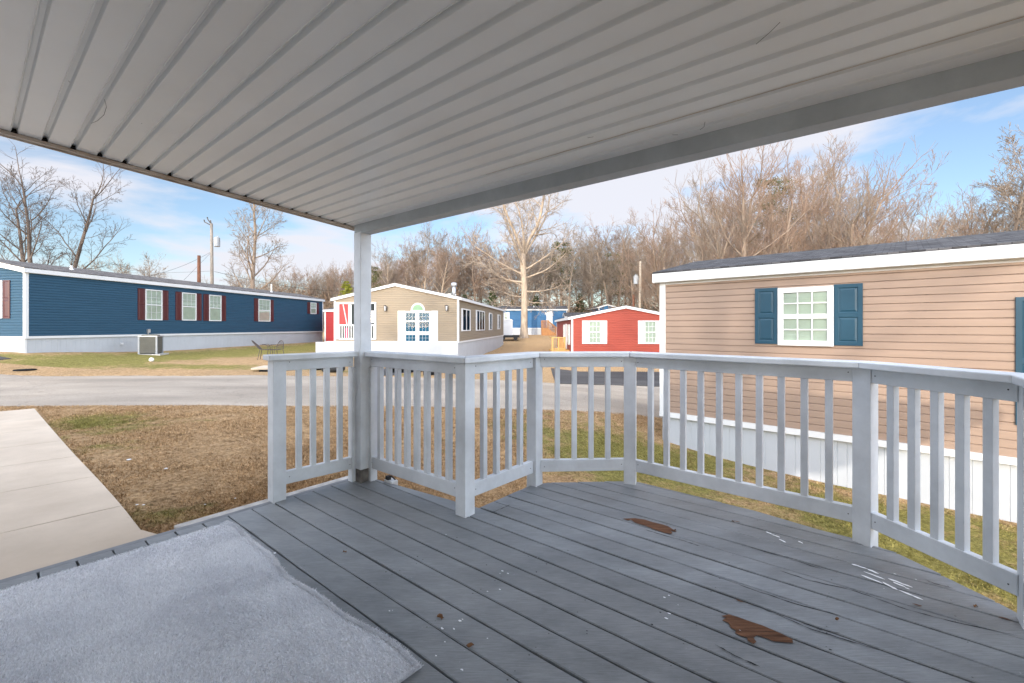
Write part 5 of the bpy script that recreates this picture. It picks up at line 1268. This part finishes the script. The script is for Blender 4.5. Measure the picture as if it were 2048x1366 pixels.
# evergreens
def conifer(Ht, rad, seed, m, style='pine', n=5200):
    random.seed(seed); r_ = np.random.default_rng(seed); tr, cr = MB(), MB()
    tr.tube([Vector((0,0,-.2)), Vector((.1,0,Ht*.5)), Vector((0,.1,Ht))], [Ht*.016+.06, Ht*.011+.04, .03], 8, False)
    cents = []
    z = Ht*(.5 if style == 'pine' else .06)
    while z < Ht:
        t = (z-Ht*(.5 if style == 'pine' else .06))/(Ht*(.5 if style == 'pine' else .94)); w = rad*(math.sqrt(max(0, 1-(t-.35)**2*1.9)) if style == 'pine' else (1-t)**.75+.06)
        for k in range(4 if style == 'pine' else 6):
            a = random.uniform(0, 6.28); q = Vector((math.cos(a)*w*random.uniform(.5, 1), math.sin(a)*w*random.uniform(.5, 1), z+random.uniform(-.2, .5)*w*.4))
            tr.tube([Vector((0,0,z-.2*w)), q], [.05, .015], 4, False); cents.append((q, w*.32)); cents.append((q*.6+Vector((0,0,z*.4)), w*.28))
        z += Ht*(.055 if style == 'pine' else .05)
    V = []; Fc = []
    for q, w in cents:
        for _ in range(n//len(cents)):
            d = Vector(r_.normal(0, 1, 3)); c = q+Vector((d.x*w*.55, d.y*w*.55, d.z*w*.3)); a = Vector(r_.normal(0, 1, 3)).normalized()*.14; b_ = Vector(r_.normal(0, 1, 3)).normalized()*.045
            k = len(V); V += [tuple(c-a-b_), tuple(c+a), tuple(c+b_*1.5)]; Fc.append((k, k+1, k+2))
    cr.v = V; cr.f = Fc
    return mesh_of(tr, 'trunk', M['bark']), mesh_of(cr, 'crown', m)
pm = conifer(13, 2.6, 1, M['pine'], 'pine', 6500); hm = conifer(7, 2.0, 2, M['holly'], 'cone', 6000); cm = conifer(6, 1.7, 3, M['cedar'], 'cone', 6000); pm2 = conifer(14, 3.2, 4, M['pine'], 'pine', 6500)
def ever(me, x, Yp, yt, Ht, label, name):
    X_ = (x-CX)/F*Yp; g_ = g1(X_, Yp); s = (H+(HY-yt)/F*Yp-g_)/Ht; place(me[0], me[1], x, Yp, label, random.uniform(0, 6), s, None, name)
ever(pm, 1122, 66, 488, 13, 'olive green pine right of the big bare tree', 'pine_tree'); ever(pm2, 1222, 68, 512, 14, 'broad olive pine behind the far right utility pole', 'pine_tree')
ever(pm, 1250, 72, 520, 13, 'olive pine partly hidden behind a bare trunk at the right pole', 'pine_tree'); ever(pm2, 1540, 60, 370, 14, 'olive pine crown among the thicket above the tan roof', 'pine_tree')
ever(cm, 693, 60, 560, 6, 'bright yellow green cedar just left of the roof post', 'cedar_tree'); ever(pm, 745, 72, 535, 13, 'olive pine just right of the roof post', 'pine_tree')
ever(hm, 930, 60, 588, 7, 'dark green holly behind the beige roof right of the flue', 'holly_tree'); ever(hm, 985, 64, 580, 7, 'dark green holly behind the far end of the beige home', 'holly_tree')
ever(hm, 1025, 62, 600, 7, 'dark green holly low behind the big bare trunk', 'holly_tree'); ever(hm, 880, 70, 585, 7, 'dark green holly just left of the flue pipe', 'holly_tree')
ever(hm, 1292, 58, 596, 7, 'dark green holly right of the far utility pole', 'holly_tree'); ever(hm, 1160, 66, 585, 7, 'dark green holly above the far dark roofs', 'holly_tree')
ever(hm, 1072, 60, 590, 7, 'dark green holly just right of the big bare trunk', 'holly_tree')

# understorey thicket: one uncountable mass of stems and leaf litter on rising ground
def thicket():
    n = 150000; x = rng.uniform(-42, 42, n); y = rng.uniform(58, 104, n); hgt = rng.gamma(2.0, 1.15, n); g_ = G(x, y)
    hm_ = 3.6+2.0*np.sin(x*.35+y*.2)+1.2*np.sin(x*.9+1); z = g_+np.minimum(hgt, np.maximum(hm_, 1.2)+rng.uniform(0, 1.5, n))
    a = rng.normal(0, 1, (n, 3)); a /= np.linalg.norm(a, axis=1)[:, None]; a[:, 2] = np.abs(a[:, 2]); L = rng.uniform(.2, .8, n)[:, None]; w = rng.normal(0, 1, (n, 3)); w /= np.linalg.norm(w, axis=1)[:, None]; w *= rng.uniform(.02, .09, n)[:, None]
    c = np.c_[x, y, z]; v = np.stack([c-w, c+w, c+a*L], 1)
    me = bpy.data.meshes.new('thicket'); me.vertices.add(3*n); me.vertices.foreach_set('co', v.ravel()); me.loops.add(3*n); me.loops.foreach_set('vertex_index', np.arange(3*n)); me.polygons.add(n)
    me.polygons.foreach_set('loop_start', np.arange(0, 3*n, 3)); me.polygons.foreach_set('loop_total', np.full(n, 3)); me.update(calc_edges=True); me.materials.append(M['brush'])
    o = bpy.data.objects.new('thicket', me); col.objects.link(o); tag(o, 'brown tangled undergrowth filling the woods behind the homes', 'undergrowth', kind='stuff')
thicket()
# trees behind the camera whose shadows fall on the road and the tan wall
place(protos[3][1], protos[3][2], 1024, 1, 'bare tree behind the photographer throwing a streaky shade', .5, 1.1, None, 'bare_tree', gz=-.2).location = (-5.6, -22.0, -.3)
place(protos[1][1], protos[1][2], 1024, 1, 'second bare tree behind the photographer left of the first', 2.5, .9, None, 'bare_tree', gz=-.2).location = (-9.5, -11.0, -.3)
place(protos[0][1], protos[0][2], 1024, 1, 'third bare tree behind the photographer far off to the left', 1.5, 1.0, None, 'bare_tree', gz=-.2).location = (-14.5, -8.0, -.3)
t = thing('utility_pole', 'plain wooden pole behind the photographer shading the tan wall', 'utility pole', (-3.33, -16.2, -.3)); b = MB(); b.tube([(-3.33,-16.2,-.5), (-3.33,-16.2,12)], [.18,.15], 12); b.build('shaft', M['pole'], t)
place(dens[0][1], dens[0][2], 1024, 1, 'bushy bare tree behind the photographer near the left drive', 1.1, 1.0, None, 'bare_tree', gz=-.2).location = (-13.0, -12.0, -.3)
place(dens[1][1], dens[1][2], 1024, 1, 'bushy bare tree far behind the photographer beyond the left drive', 0.4, 1.1, None, 'bare_tree', gz=-.2).location = (-19.0, -20.0, -.3)
